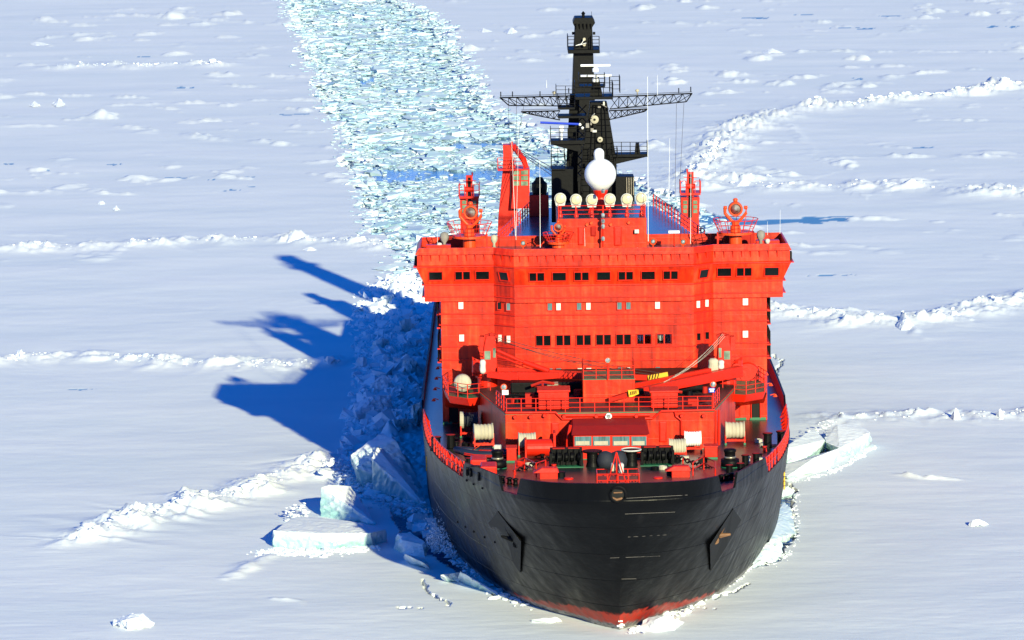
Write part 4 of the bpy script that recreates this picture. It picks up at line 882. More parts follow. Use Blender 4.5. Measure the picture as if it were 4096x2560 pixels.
# houses on the deckhouse roof
box_px(2331, 2541, 1520, 1636, 36, 5.0, 'hatch_house', 'plate')
a_ = at(2331, 1520, 36); b_ = at(2541, 1520, 36); m = MB(); m.box(a_[0], b_[0], 36.02, 40.9, a_[2]+0.003, a_[2]+0.05); m.build('house_roof', ['green'], ship)
rail([(a_[0]+0.05, 40.5, a_[2]), (a_[0]+0.05, 36.1, a_[2]), (b_[0]-0.05, 36.1, a_[2]), (b_[0]-0.05, 40.5, a_[2])], 1.05, 'railing', ship, 'red', 0.03, 3, 0.04, 1.0)
for (u0, u1, v0, v1, Y) in [(2153, 2276, 1568, 1638, 32.6), (2603, 2712, 1570, 1632, 32.6)]:
    cb = box_px(u0, u1, v0, v1, Y, 2.2, 'roof_cabinet', 'red', bevel=0.08)
    for k in range(1, 4):
        u = u0+(u1-u0)*k/4; p = at(u, v0+8, Y-0.03); q = at(u, v1-4, Y-0.03); m = MB(); m.box(p[0]-0.025, p[0]+0.025, Y-0.05, Y+0.01, q[2], p[2]); m.build('cabinet_seam', ['red'], cb)
    m = MB(); p = at(u0-5, v0, Y-0.05); q = at(u1+5, v0, Y-0.05); m.box(p[0], q[0], Y-0.1, Y+2.3, p[2]-0.05, p[2]+0.12); m.build('cabinet_lid', ['red'], cb, bevel=0.05)
# dark machinery between
def machinery(u0, u1, v0, v1, Y, n, seed, mats=('black', 'red', 'maroon', 'steel')):
    r_ = random.Random(seed)
    for k in range(n):
        u = r_.uniform(u0, u1); v = r_.uniform(v0, v1); p = at(u, v, Y+r_.uniform(-0.5, 2)); m = MB(); z0_ = ZR+0.02
        if r_.random() < 0.45: m.lathe([(r_.uniform(.15, .4), z0_-p[2])]+[(r_.uniform(.15, .4), 0)], (0, 0, 0), 10)
        elif r_.random() < 0.5: m.box(-r_.uniform(.2, .6), r_.uniform(.2, .6), -0.3, 0.3, z0_-p[2], 0)
        else: m.tube([(-0.9, 0, -0.2), (0, 0, r_.uniform(-.2, .3)), (0.9, 0.3, -0.1)], 0.12, 6); m.tube([(0, 0, z0_-p[2]), (0, 0, 0)], 0.1, 6)
        m.build('winch_gear', [r_.choice(mats)], ship, loc=tuple(p))
machinery(2040, 2150, 1570, 1600, 35, 7, 1, ('black', 'black', 'navy', 'maroon')); machinery(2120, 2320, 1525, 1560, 40, 12, 2, ('black', 'black', 'maroon', 'steel')); machinery(2560, 2620, 1560, 1600, 38, 5, 3); machinery(2650, 2830, 1545, 1590, 39, 14, 4, ('black', 'black', 'maroon', 'navy')); machinery(2720, 2840, 1590, 1625, 34, 4, 5, ('black', 'maroon'))
m = MB(); m.box(-7.6, 7.6, 41, 48, ZR+0.03, ZR+0.9); m.build('cargo_hatch', ['black'], ship, bevel=0.1)
# lamp posts
for (u0, v0, v1, Y) in [(2431, 1441, 1520, 35.9), (2015, 1548, 1640, 31.6), (2852, 1537, 1632, 31.6)]:
    a_ = at(u0, v0, Y); b_ = at(u0, v1, Y); m = MB(); m.tube([b_, a_], 0.06, 8); lp = m.build('lamp_post', ['red'], ship)
    m = MB(); m.smooth = True; m.lathe([(0.12, 0.25), (0.24, 0.1), (0.26, -0.08), (0.2, -0.1)], tuple(a_), 16, 'y'); m.build('lamp_head', ['orange'], lp); m = MB(); m.lathe([(0.19, -0.11), (0.05, -0.15)], tuple(a_), 14, 'y'); m.build('lens', ['lens2'], lp)
for (u, v, mt_) in [(2021, 1569, 'white'), (2847, 1560, 'bluebar')]:
    p = at(u, v, 31.5); m = MB(); m.box(p[0]-0.24, p[0]+0.24, 31.4, 31.44, p[2]-0.18, p[2]+0.18); sg = m.build('notice_board', [mt_], ship)
    if mt_ == 'bluebar': m = MB(); m.box(p[0]-0.2, p[0]+0.2, 31.37, 31.39, p[2]+0.05, p[2]+0.12); m.box(p[0]-0.14, p[0]-0.02, 31.37, 31.39, p[2]-0.13, p[2]+0.02); m.box(p[0]+0.03, p[0]+0.14, 31.37, 31.39, p[2]-0.13, p[2]+0.02); m.build('board_symbol', ['white'], sg)
# ------------------------------------------------------------------ crane sponsons and deck cranes
ZP = zv(1576, 43)
for s in (-1, 1):
    poly = [(s*9.0, 42.6), (s*11.0, 41.6), (s*12.6, 43.2), (s*13.0, 46.5), (s*12.2, 50.2), (s*9.0, 50.2)]
    if s < 0: poly = poly[::-1]
    m = MB(); m.loft([[(x*0.985, y+0.25, ZP-0.65) for x, y in poly], [(x, y, ZP) for x, y in poly]]); spn = m.build('crane_sponson', ['red'], ship, bevel=0.04)
    m = MB(); m.add([(x*0.995, y+0.02, ZP+0.01) for x, y in poly], [tuple(range(6))]); m.build('sponson_deck', ['green'], spn)
    m = MB(); m.add([(s*9.2, 44, ZP-0.66), (s*12.9, 46.5, ZP-0.66), (s*12.6, 50.1, ZP-0.66), (s*9.2, 50.1, ZP-0.66), (s*12.9, 50.15, ZP-2.0), (s*10.2, 50.1, ZP-2.3)], [(0, 1, 5), (1, 4, 5), (1, 2, 4), (0, 5, 3)]); m.build('sponson_bracket', ['red'], spn)
    rail([(s*9.2, 42.7, ZP), (s*11.0, 41.7, ZP), (s*12.55, 43.3, ZP), (s*12.9, 46.5, ZP), (s*12.4, 49.5, ZP)], 1.1, 'railing', ship, 'red', 0.03, 3, 0.045, 1.2)
def deck_crane(uc, s):                    # uc pixel centre of the slewing column, s = +1 when the boom points right
    Y = 44.5; A = lambda du, v, d=0: at(uc+du*s, v, Y+d)
    def sec(a, b, v, dep, dy=0.0):
        p, q = at(uc+min(a*s, b*s), v, Y), at(uc+max(a*s, b*s), v, Y); zz = (p[2]+q[2])/2; return [(p[0], Y+dy, zz), (q[0], Y+dy, zz), (q[0], Y+dy+dep, zz), (p[0], Y+dy+dep, zz)]
    c0 = A(0, 1540); zt_ = A(0, 1508)[2]
    m = MB(); m.lathe([(0.80, ZP-c0[2]), (0.80, zt_-c0[2]-0.15), (0.95, zt_-c0[2]-0.12), (0.95, zt_-c0[2])], (c0[0], Y+0.8, c0[2]), 20); o = m.build('deck_crane', ['red'], ship)
    m = MB(); m.loft([sec(-16, 40, 1510, 1.8), sec(-20, 38, 1440, 1.8), sec(-14, 34, 1385, 1.6), sec(-6, 30, 1345, 1.2)]); m.build('crane_column', ['red'], o, bevel=0.06)
    m = MB(); m.loft([sec(-32, -14, 1405, 1.2, .2), sec(-32, -14, 1350, 1.2, .2)]); m.tube([A(-24, 1450, .5), A(-58, 1430, .5), A(-58, 1500, .5), A(-20, 1500, .5)], 0.09, 6); m.tube([A(-45, 1440, .6), A(-45, 1490, .6)], 0.35, 8); m.lathe([(0.35, -.2), (0.35, .3)], tuple(A(-36, 1470, .3)), 12, 'y'); m.build('winch_housing', ['red'], o, bevel=0.02)
    for (a, b, v0, v1) in ((-12, 12, 1404, 1438), (22, 33, 1392, 1430)):
        q = MB(); q.loft([sec(a, b, v1, 0.06, -0.05), sec(a, b, v0, 0.06, -0.02)]); q.build('cab_window', ['cabglass'], o)
    m = MB()
    for k in range(5): m.lathe([(0.16, -0.12), (0.16, 0.12)], tuple(A(-4+k*10, 1338+abs(k-2)*3, .2+0.2*(k % 2))), 10, 'x' if k % 2 else 'y')
    m.tube([A(-8, 1345, .3), A(34, 1350, .3)], 0.1, 6); m.build('sheave', ['maroon'], o)
    return o, A, Y
o, A, Y = deck_crane(1950, 1)
def beam(p, q, w0, h0, w1, h1, mt, name, parent):
    p, q = Vector(p), Vector(q); d = (q-p).normalized(); sd_ = d.cross(Vector((0, 0, 1))).normalized(); up = sd_.cross(d); m = MB()
    r0 = [p+sd_*a*w0/2+up*b*h0/2 for a, b in ((-1, -1), (1, -1), (1, 1), (-1, 1))]; r1 = [q+sd_*a*w1/2+up*b*h1/2 for a, b in ((-1, -1), (1, -1), (1, 1), (-1, 1))]
    m.loft([[tuple(x) for x in r0], [tuple(x) for x in r1]]); return m.build(name, [mt], parent, bevel=0.03)
bm1 = beam(at(1950, 1498, 43.4), at(2075, 1506, 42.8), .5, .4, .6, .75, 'red', 'crane_boom', o)
beam(at(2075, 1506, 42.8), at(2242, 1500, 42.2), .6, .75, .5, .45, 'red', 'crane_boom', o); beam(at(2235, 1500, 42.2), at(2650, 1512, 41), .5, .5, .4, .4, 'red', 'jib', o)
beam(at(1990, 1478, 44.2), at(2335, 1496, 43.4), .4, .4, .35, .35, 'red', 'jib', o)
m = MB(); m.tube([at(1990, 1402, 44.2), at(2100, 1452, 43.6)], 0.12, 8); m.tube([at(2095, 1448, 43.6), at(2195, 1484, 43.0)], 0.22, 8); m.tube([at(1990, 1422, 44.4), at(2092, 1462, 43.8)], 0.07, 8); m.build('boom_ram', ['red'], o)
beam(at(2592, 1512, 40.9), at(2672, 1500, 40.7), .3, .42, .3, .5, 'yellow', 'hook_block', o)
for k in range(6):
    p = at(2598+k*11, 1508-k*1.5, 40.68); m = MB(); m.add([(p[0]-.06, p[1]-.05, p[2]-.2), (p[0]+.02, p[1]-.05, p[2]-.2), (p[0]+.12, p[1]-.05, p[2]+.2), (p[0]+.04, p[1]-.05, p[2]+.2)], [(0, 1, 2, 3)]); m.build('warning_stripe', ['pocket'], o)
for (p0, p1) in [((1992, 1349), (2640, 1492)), ((1992, 1356), (2410, 1470)), ((1990, 1362), (2600, 1498))]:
    m = MB(); a_ = np.array(at(p0[0], p0[1], 44.4)); b_ = np.array(at(p1[0], p1[1], 41)); m.tube([a_*(1-t)+b_*t-np.array([0, 0, .7*4*t*(1-t)*0.4]) for t in [k/8 for k in range(9)]], 0.025, 4); m.build('crane_cable', ['cable'], o)
o, A, Y = deck_crane(2908, -1)
beam(at(2960, 1484, 44.2), at(2565, 1565, 37.0), .7, .85, .6, .6, 'red', 'crane_boom', o); beam(at(2840, 1482, 42.5), at(2490, 1553, 38.0), .45, .4, .4, .35, 'red', 'jib', o)
beam(at(2570, 1563, 37.0), at(2500, 1580, 36.0), .45, .45, .4, .45, 'black', 'boom_tip', o); beam(at(2504, 1580, 36.0), at(2434, 1600, 35.3), .4, .42, .35, .3, 'maroon', 'boom_tip', o); beam(at(2512, 1576, 35.9), at(2552, 1566, 36.2), .3, .62, .3, .35, 'yellow', 'hook_block', o)
for k in range(4):
    p = at(2522+k*8, 1573-k*2, 35.72); m = MB(); m.add([(p[0]-.05, p[1]-.05, p[2]-.16), (p[0]+.0, p[1]-.05, p[2]-.16), (p[0]+.08, p[1]-.05, p[2]+.16), (p[0]+.03, p[1]-.05, p[2]+.16)], [(0, 1, 2, 3)]); m.build('warning_stripe', ['pocket'], o)
for (p0, p1) in [((2890, 1336), (2656, 1530)), ((2896, 1338), (2690, 1512)), ((2882, 1345), (2640, 1535)), ((2900, 1345), (2700, 1500))]:
    m = MB(); a_ = np.array(at(p0[0], p0[1], 44.4)); b_ = np.array(at(p1[0], p1[1], 38.5)); m.tube([a_*(1-t)+b_*t-np.array([0, 0, 1.2*4*t*(1-t)*0.35]) for t in [k/8 for k in range(9)]], 0.014, 4); m.build('crane_cable', ['rope'], o)
# canvas-wrapped fittings, drum and wheel on the sponsons
def bag(u, v, wpx, hpx, Y, mt, name, sag=0.08, parent=None):
    p = at(u, v, Y); W, H = wpx/50/2, hpx/50/2; m = MB(); m.smooth = True; rg = []
    for k in range(9):
        f = -1+k/4; sx_ = (1-abs(f)**5)**.5*0.3+0.7 if abs(f) < 1 else 0.55; ring_ = []
        for j in range(12):
            a_ = 2*math.pi*j/12; cc, ss = math.cos(a_), math.sin(a_); q_ = 1+sag*math.sin(3*a_+k*1.3)
            ring_.append((W*sx_*q_*math.copysign(abs(cc)**.6, cc), 0.35*sx_*q_*math.copysign(abs(ss)**.6, ss), H*f))
        rg.append(ring_)
    m.loft(rg); return m.build(name, [mt], parent or ship, loc=tuple(p))
bag(1931, 1466, 24, 56, 43.3, 'canvas', 'canvas_wrap'); bag(2853, 1462, 40, 58, 43.2, 'cream', 'canvas_wrap'); bag(2884, 1458, 24, 36, 43.2, 'canvas', 'canvas_wrap')
p = at(1850, 1512, 43.6); m = MB(); m.smooth = True; m.lathe([(0.3, -0.62), (0.66, -0.55), (0.7, 0.0), (0.66, 0.5), (0.3, 0.56)], (0, 0, 0), 20, 'y'); cdn = m.build('life_raft_canister', ['cream'], None, loc=(p[0], p[1]+0.1, ZP+0.95))
tag(cdn, 'round cream canvas-covered drum standing on the left crane platform', 'covered drum')
m = MB(); m.box(-0.5, 0.5, -0.3, 0.3, -0.95, -0.6); m.build('cradle', ['black'], cdn)
p = at(2990, 1500, 49.2); m = MB(); m.lathe([(0.95, -0.2), (1.05, 0), (0.95, 0.3)], tuple(p), 24, 'y'); m.lathe([(0.6, -0.32), (0.6, 0)], tuple(p), 20, 'y'); m.build('hose_wheel', ['red'], ship)
# ------------------------------------------------------------------ foredeck gear
def dz_at(u, v):
    z = 9.3
    for _ in range(6): p = G(u, v, z); z = deckz(p[1])+0.06
    return np.array([p[0], p[1], z])
def capstan(u, v, lab):
    p = dz_at(u, v); m = MB(); m.lathe([(1.42, -0.02), (1.42, 0.12)], (0, 0, 0), 24); o = m.build('capstan', ['green'], ship, loc=tuple(p))
    m = MB(); m.smooth = True; m.lathe([(1.36, 0.12), (1.36, 0.95)], (0, 0, 0), 28); m.smooth = False; m.lathe([(1.36, 0.95), (1.28, 1.02)], (0, 0, 0), 28); m.build('capstan_base', ['black'], o)
    m = MB(); m.smooth = True; m.lathe([(1.0, 1.02), (0.88, 1.1), (0.80, 1.3), (0.80, 1.72), (0.95, 1.95), (0.94, 2.1), (0.7, 2.22)], (0, 0, 0), 28); m.build('capstan_drum', ['black'], o)
    m = MB(); m.smooth = True; m.lathe([(0.90, 1.12), (0.845, 1.32)], (0, 0, 0), 28); m.build('worn_band', ['steel'], o)
for o_ in [(1990, 1872), (2920, 1868)]:
    capstan(o_[0], o_[1], '')
ship_caps = [c_ for c_ in ship.children if c_.name.startswith('capstan')]
for c_ in ship_caps: c_.scale = (0.5, 0.5, 0.62)
def bollard(u, v, sc_=1.0, single=False):
    p = dz_at(u, v); m = MB()
    for dx in ((0,) if single else (-0.42, 0.42)): m.lathe([(0.24, 0), (0.24, 0.75), (0.3, 0.78), (0.3, 0.86)], (dx, dx*0.8, 0), 14)
    m.box(-0.8, 0.8, -0.3, 0.3, 0, 0.08); o = m.build('bollard', ['black'], ship, loc=tuple(p)); o.scale = (sc_,)*3
    m = MB()
    for dx in ((0,) if single else (-0.42, 0.42)): m.lathe([(0.28, 0.865), (0.2, 0.88)], (dx, dx*0.8, 0), 14)
    m.build('bollard_cap', ['maroon'], o)
bollard(1775, 1800, 1.3); bollard(3098, 1785, 1.3); bollard(3003, 1862, 1.0); bollard(2940, 1903, 1.0); bollard(1896, 1870, 0.9)
for (u, v) in [(2010, 1930), (2038, 1936), (2062, 1940), (2885, 1925), (2905, 1922), (2925, 1918)]:
    p = dz_at(u, v); m = MB(); m.smooth = True; m.lathe([(0.22, 0), (0.16, 0.15), (0.16, 0.35), (0.26, 0.42), (0.1, 0.5)], (0, 0, 0), 14); m.build('fairlead_roller', ['black'], ship, loc=tuple(p))
def windlass(u, v, s):
    p = dz_at(u, v); m = MB(); m.box(-1.3, 1.3, -0.7, 1.0, 0, 0.12); o = m.build('windlass', ['green'], ship, loc=tuple(p))
    m = MB()
    for k in range(5): m.lathe([(0.28+0.08*(k % 2), -0.18), (0.36, 0.0), (0.28, 0.18)], (-1.0+k*0.5, 0, 0.75), 14, 'x')
    m.box(-1.2, 1.2, 0.2, 0.9, 0.1, 1.35); m.box(-1.25, -1.05, -0.5, 0.5, 0.1, 1.1); m.box(1.05, 1.25, -0.5, 0.5, 0.1, 1.1)
    for k in range(6): m.tube([(-1.1+k*0.42, -0.5, 0.2), (-1.0+k*0.42, -0.2, 1.4)], 0.05, 5)
    m.build('windlass_body', ['black'], o, bevel=0.03)
    m = MB(); m.box(-1.0, -0.1, 0.0, 0.6, 1.36, 1.42); m.box(0.15, 1.0, 0.05, 0.65, 1.36, 1.42); m.build('windlass_cover', ['maroon'], o)
    m = MB(); m.lathe([(0.5, 0), (0.42, 0.3), (0.42, 1.0), (0.72, 1.08), (0.74, 1.2), (0.5, 1.22)], (s*1.95, -0.2, 0.05), 24); bk = m.build('chain_wheel', ['black'], o)
    if s < 0: m = MB(); m.ring((s*1.95, -0.2, 1.26), 0.72, 0.06, 24); m.build('wheel_rim', ['canvas'], o)
    m = MB(); m.smooth = True; m.lathe([(0.6, 0.1), (0.66, 0.6), (0.5, 1.1), (0.15, 1.25)], (s*2.9, -0.55, 0), 16); m.build('canvas_hood', ['navy'], o)
    for k in range(14):
        q = (-s*(1.2+k*0.20), -0.2-k*0.16, 0.75-0.05*k); m = MB(); m.ring(q, 0.16, 0.055, 8, 'y' if k % 2 else 'z'); m.build('chain_link', ['black'], o)
    return o
windlass(2265, 1868, 1); windlass(2630, 1862, -1)
def chest_px(u0, u1, v0, v1, Y, dep, label, cat='chest', name='deck_chest', mt='red'):
    a_ = at(u0, v0, Y); b_ = at(u1, v1, Y); W = (b_[0]-a_[0]); H = a_[2]-b_[2]; cx_ = (a_[0]+b_[0])/2; z0_ = deckz(Y)+0.05
    o = empty(name, (cx_, Y+dep/2, z0_), label, cat); H = a_[2]-z0_
    m = MB(); m.box(-W/2, W/2, -dep/2, dep/2, 0.16, H); m.build('body', [mt], o, bevel=0.05); m = MB(); m.box(-W/2-.05, W/2+.05, -dep/2-.05, dep/2+.05, H, H+0.1); m.build('lid', [mt], o, bevel=0.03)
    m = MB(); m.box(-W/2-.01, W/2+.01, -dep/2-.01, dep/2+.01, 0, 0.16); m.build('plinth', ['green'], o); return o
chest_px(2026, 2066, 1797, 1833, 24.5, 1.4, 'red box with green base between the dinghy and the small cream reel', name='deck_chest')
chest_px(2818, 2870, 1790, 1826, 25.0, 1.2, 'red box with green base beside the right capstan', name='deck_chest')
def vent(u, v, s):
    p = dz_at(u, v); m = MB(); m.box(-0.65, 0.65, -0.4, 0.4, 0, 0.62); m.loft([[(-0.85*s-.3, -0.5, .5), (0.75, -0.5, .5), (0.75, 0.5, .5), (-0.85*s-.3, .5, .5)], [(-0.5, -0.35, .85), (0.6, -0.35, .85), (0.6, 0.35, .85), (-0.5, .35, .85)]]); return m.build('deck_vent', ['red'], ship, loc=tuple(p), bevel=0.04)
vent(2195, 1915, 1); vent(2722, 1908, 1)
for (u, v, mt_) in [(2243, 1908, 'black'), (2685, 1904, 'black'), (2275, 1919, 'red'), (2632, 1916, 'red')]:
    p = dz_at(u, v); m = MB(); m.lathe([(0.34, 0), (0.34, 0.35 if mt_ == 'black' else 0.12), (0.3, 0.4 if mt_ == 'black' else 0.15)], (0, 0, 0), 18); m.build('deck_hatch', [mt_ if mt_ == 'black' else 'red'], ship, loc=tuple(p))
# small gear scattered on the foredeck
rf_ = random.Random(77)
for k in range(30):
    u = rf_.choice([rf_.uniform(2060, 2330), rf_.uniform(2600, 2850), rf_.uniform(1800, 1900), rf_.uniform(2950, 3060)]); v = rf_.uniform(1830, 1900) if 2000 < u < 2900 else rf_.uniform(1760, 1850); p = dz_at(u, v); m = MB(); q = rf_.random()
    if abs(p[0]) > float(np.interp(p[1], [5, 20, 40], [7.5, 11, 13])): continue
    if q < 0.4: m.lathe([(.16, 0), (.12, .3), (.2, .34), (.2, .42)], (0, 0, 0), 10)
    elif q < 0.7: m.box(-rf_.uniform(.15, .4), rf_.uniform(.15, .4), -.2, .2, 0, rf_.uniform(.15, .5))
    else: [m.ring((0, 0, .06+j*.09), .3-.01*j, .05, 12) for j in range(3)]
    m.build('deck_fitting', [rf_.choice(['black', 'black', 'black', 'red', 'rope'])], ship, loc=tuple(p))
# railed bow platform with tripod
zc = deckz(0)+0.05
for (u0, u1) in [(2388, 2556)]:
    a_ = G(u0, 1915, zc+0.6); b_ = G(u1, 1910, zc+0.6); y_ = 0.5; x0_, x1_ = xu(u0, 1900, y_), xu(u1, 1900, y_)
    rail([(x0_, y_+2.0, zc+.4), (x0_, y_, zc+.4), (x1_, y_, zc+.4), (x1_, y_+2.0, zc+.4), (x0_, y_+2.0, zc+.4)], 1.35, 'bow_railing', ship, 'red', 0.035, 3, 0.05, 0.75)
    xm = xu(2466, 1850, y_+.5); m = MB(); top_ = at(2466, 1808, y_+.5)
    m.tube([(xm, y_+.5, zc), tuple(top_)], 0.05, 6); m.tube([(xm-0.95, y_+.3, zc), tuple(top_)], 0.045, 6); m.tube([(xm+0.95, y_+.3, zc), tuple(top_)], 0.045, 6); m.tube([(xm, y_+1.6, zc), tuple(top_)], 0.045, 6); m.build('bow_tripod', ['red'], ship)
    bag(2452, 1868, 18, 30, y_+1.2, 'cream', 'canvas_wrap'); bag(2484, 1872, 20, 36, y_+1.2, 'canvas', 'canvas_wrap')
for (pix) in [[(2058, 1905), (2062, 1868), (2098, 1852), (2145, 1875), (2183, 1862)], [(2732, 1852), (2772, 1872), (2815, 1848), (2860, 1868), (2862, 1900)]]:
    m = MB(); pts = [dz_at(u, v+32) for u, v in pix]
    for f in (0.5, 1.0): m.tube([p+np.array([0, 0, f]) for p in pts], 0.045, 6)
    for p in pts: m.tube([p, p+np.array([0, 0, 1.0])], 0.05, 6)
    m.build('guard_rail', ['red'], ship)
# red fairlead casing along the left bulwark
for (u0, v0, u1, v1) in [(1885, 1858, 1945, 1868), (1925, 1884, 1985, 1896)]:
    p = dz_at((u0+u1)/2, v1+34); m = MB(); m.box(p[0]-0.6, p[0]+0.6, p[1]-1.1, p[1]+1.1, p[2], p[2]+1.35); fc = m.build('fairlead_casing', ['red'], ship, bevel=0.12)
for (u, v) in [(1902, 1865), (1937, 1880)]:
    p = at(u, v, 11); m = MB(); m.lathe([(0.4, -0.02), (0.4, 0.04)], (0, 0, 0), 18); q = m.build('casing_slot', ['pocket'], fc, loc=tuple(p)); q.scale = (1, 0.8, 1)
# railing-foot fenders: yellow draught stripes at the widest hull
for (u, v0, v1) in [(1707, 1830, 1875), (3136, 1895, 1950)]:
    m = MB(); s_ = -1 if u < 2400 else 1
    for k in range(4):
        v = v0+(v1-v0)*k/3; p = hull_surface(u, v); m.cbox((p[0]+s_*0.02, p[1], p[2]), (0.10, 0.5, 0.28))
    m.build('yellow_mark', ['yellow'], ship)
# ------------------------------------------------------------------ rope reels (things standing on deck)
def reel(u0, u1, v0, v1, Y, mt, label, yaw=0.0, zbase=None, end=None):
    a_ = at(u0, v0, Y); b_ = at(u1, v1, Y); W = b_[0]-a_[0]; z0_ = (deckz(Y)+0.06) if zbase is None else zbase; H = a_[2]-z0_; r = min((a_[2]-b_[2])/2*1.02, H/2-0.05); zc_ = H-r
    o = empty('rope_reel', ((a_[0]+b_[0])/2, Y+r, z0_), label, 'rope reel', 'canvas covered rope reels on the foredeck'); o.rotation_euler.z = yaw
    m = MB(); m.smooth = True; n_r = 27; rg = []
    for k in range(n_r):
        t = k/(n_r-1); x_ = -W/2+W*t; flare = 1.0+0.13*(abs(2*t-1)**3); wob = 1+0.045*math.sin(k*1.57*(1+0.2*math.sin(W*7)))+0.015*math.sin(k*5.1)
        rg.append([(x_, r*flare*wob*math.cos(2*math.pi*j/20)*0.95, zc_+(r*flare*wob*math.sin(2*math.pi*j/20))*(1.0 if math.sin(2*math.pi*j/20) > 0 else 0.9)) for j in range(20)])
    m.loft(rg); m.build('canvas_cover', [mt], o)
    if end:
        m = MB(); m.lathe([(r*1.14, -W/2-0.05), (r*1.14, -W/2+W*0.18)], (0, 0, zc_), 20, 'x'); m.build('cover_end', [end], o)
    m = MB()
    for s_ in (-1, 1):
        m.box(s_*W/2*0.98-0.05, s_*W/2*0.98+0.05, -r*0.9, -r*0.75, 0.16, zc_); m.box(s_*W/2*0.98-0.05, s_*W/2*0.98+0.05, r*0.6, r*0.75, 0.16, zc_)
    m.box(-W/2-0.05, W/2+0.05, -r*0.95, -r*0.80, 0.28, 0.42); m.box(-W/2-0.05, W/2+0.05, r*0.62, r*0.72, 0.20, 0.32)
    for s_ in (-1, 1): m.box(s_*W/2*0.98-0.04, s_*W/2*0.98+0.04, -r*0.85, r*0.7, 0.22, 0.30)
    m.build('stand', ['red'], o)
    m = MB()
    for s_ in (-1, 1): m.box(s_*W/2*0.98-0.08, s_*W/2*0.98+0.08, -r*1.0, -r*0.7, 0, 0.16)
    m.build('foot', ['green'], o); return o
reel(1842, 1912, 1655, 1712, 41.0, 'navy', 'rope reel with dark blue cover and cream end in the left alcove', end='cream')  # dark blue cover, cream at one end
reel(1894, 1972, 1703, 1765, 33.5, 'cream', 'cream canvas rope reel standing right behind the inflatable dinghy', yaw=R(6))
reel(2073, 2143, 1738, 1796, 28.0, 'cream', 'cream rope reel in front of the deckhouse, left of the red drum', yaw=R(3))
reel(2676, 2745, 1762, 1822, 26.0, 'cream', 'ribbed cream rope reel next to the black windlass, nearest the bow')
reel(2738, 2806, 1732, 1790, 29.0, 'white', 'bright white rope reel just behind the ribbed cream one')
reel(2902, 2980, 1695, 1758, 34.0, 'cream', 'cream rope reel alone on the open deck near the right side doorway')
# inflatable boat
cb = dz_at(1945, 1838); bt = empty('inflatable_boat', tuple(cb), 'dark blue inflatable dinghy with red stripes on the left foredeck', 'dinghy'); bt.rotation_euler.z = R(-14)
L2 = 2.3; path = [(-L2+0.2, -0.62, 0.62), (-L2+1.2, -0.68, 0.5), (0.6, -0.66, 0.5), (1.5, -0.45, 0.58), (L2, 0, 0.68), (1.5, 0.45, 0.58), (0.6, 0.66, 0.5), (-L2+1.2, 0.68, 0.5), (-L2+0.2, 0.62, 0.62)]
path = [(-x_, y_, z_) for x_, y_, z_ in path]
m = MB(); m.smooth = True; m.tube(path, [0.12, 0.27, 0.28, 0.28, 0.28, 0.28, 0.28, 0.27, 0.12], 12); m.build('tube', ['rubber'], bt)
m = MB(); m.loft([[(-1.6, -0.1, 0.05), (1.6, -0.35, 0.1), (1.6, 0.35, 0.1), (-1.6, 0.1, 0.05)], [(-1.7, -0.5, 0.4), (1.7, -0.6, 0.4), (1.7, 0.6, 0.4), (-1.7, 0.5, 0.4)]]); m.build('keel', ['rubber'], bt)
for f in (0.62, 0.5):
    m = MB(); m.tube([(x_, y_*1.0-(0.27 if y_ < 0 else -0.27 if y_ > 0 else 0), z_-0.62+f) for x_, y_, z_ in path[:5]], 0.035, 5); m.build('stripe', ['red'], bt)
m = MB(); m.box(-0.6, 1.0, -0.3, 0.3, 0.55, 0.72); m.build('red_cover', ['red'], bt, bevel=0.08); m = MB(); m.cbox((0.9, 0, 0.95), (0.5, 0.4, 0.4)); m.build('grey_box', ['canvas'], bt, bevel=0.05)
m = MB(); m.loft([[(-1.0, -.5, .7), (-.95, .5, .7), (-.9, .5, .75), (-.95, -.5, .75)], [(-.3, -.5, 1.25), (-.25, .5, 1.25), (-.2, .5, 1.2), (-.25, -.5, 1.2)]]); m.build('boarding_board', ['orange'], bt)

# ------------------------------------------------------------------ ice field
left_edge = [(1140, -120), (1155, 0), (1165, 22), (1180, 95), (1246, 160), (1246, 240), (1289, 291), (1296, 378), (1340, 466), (1384, 524), (1420, 604), (1442, 670), (1464, 764), (1486, 837), (1490, 902), (1551, 953), (1609, 997), (1640, 1040)]
right_edge = [(1540, -120), (1575, 0), (1672, 44), (1755, 91), (1795, 138), (1785, 175), (1850, 211), (1838, 255), (1892, 320), (1932, 400), (1965, 444), (2075, 473), (2148, 553), (2240, 600), (2480, 700), (2700, 800), (2860, 900)]
LE = gp(left_edge)+[(-21.0, 200.), (-17.5, 180.), (-15.5, 150.), (-14.0, 120.)]; RE = gp(right_edge)+[(17.0, 215.), (15.8, 185.), (15.2, 150), (14.0, 120.)]
channel = LE+RE[::-1]
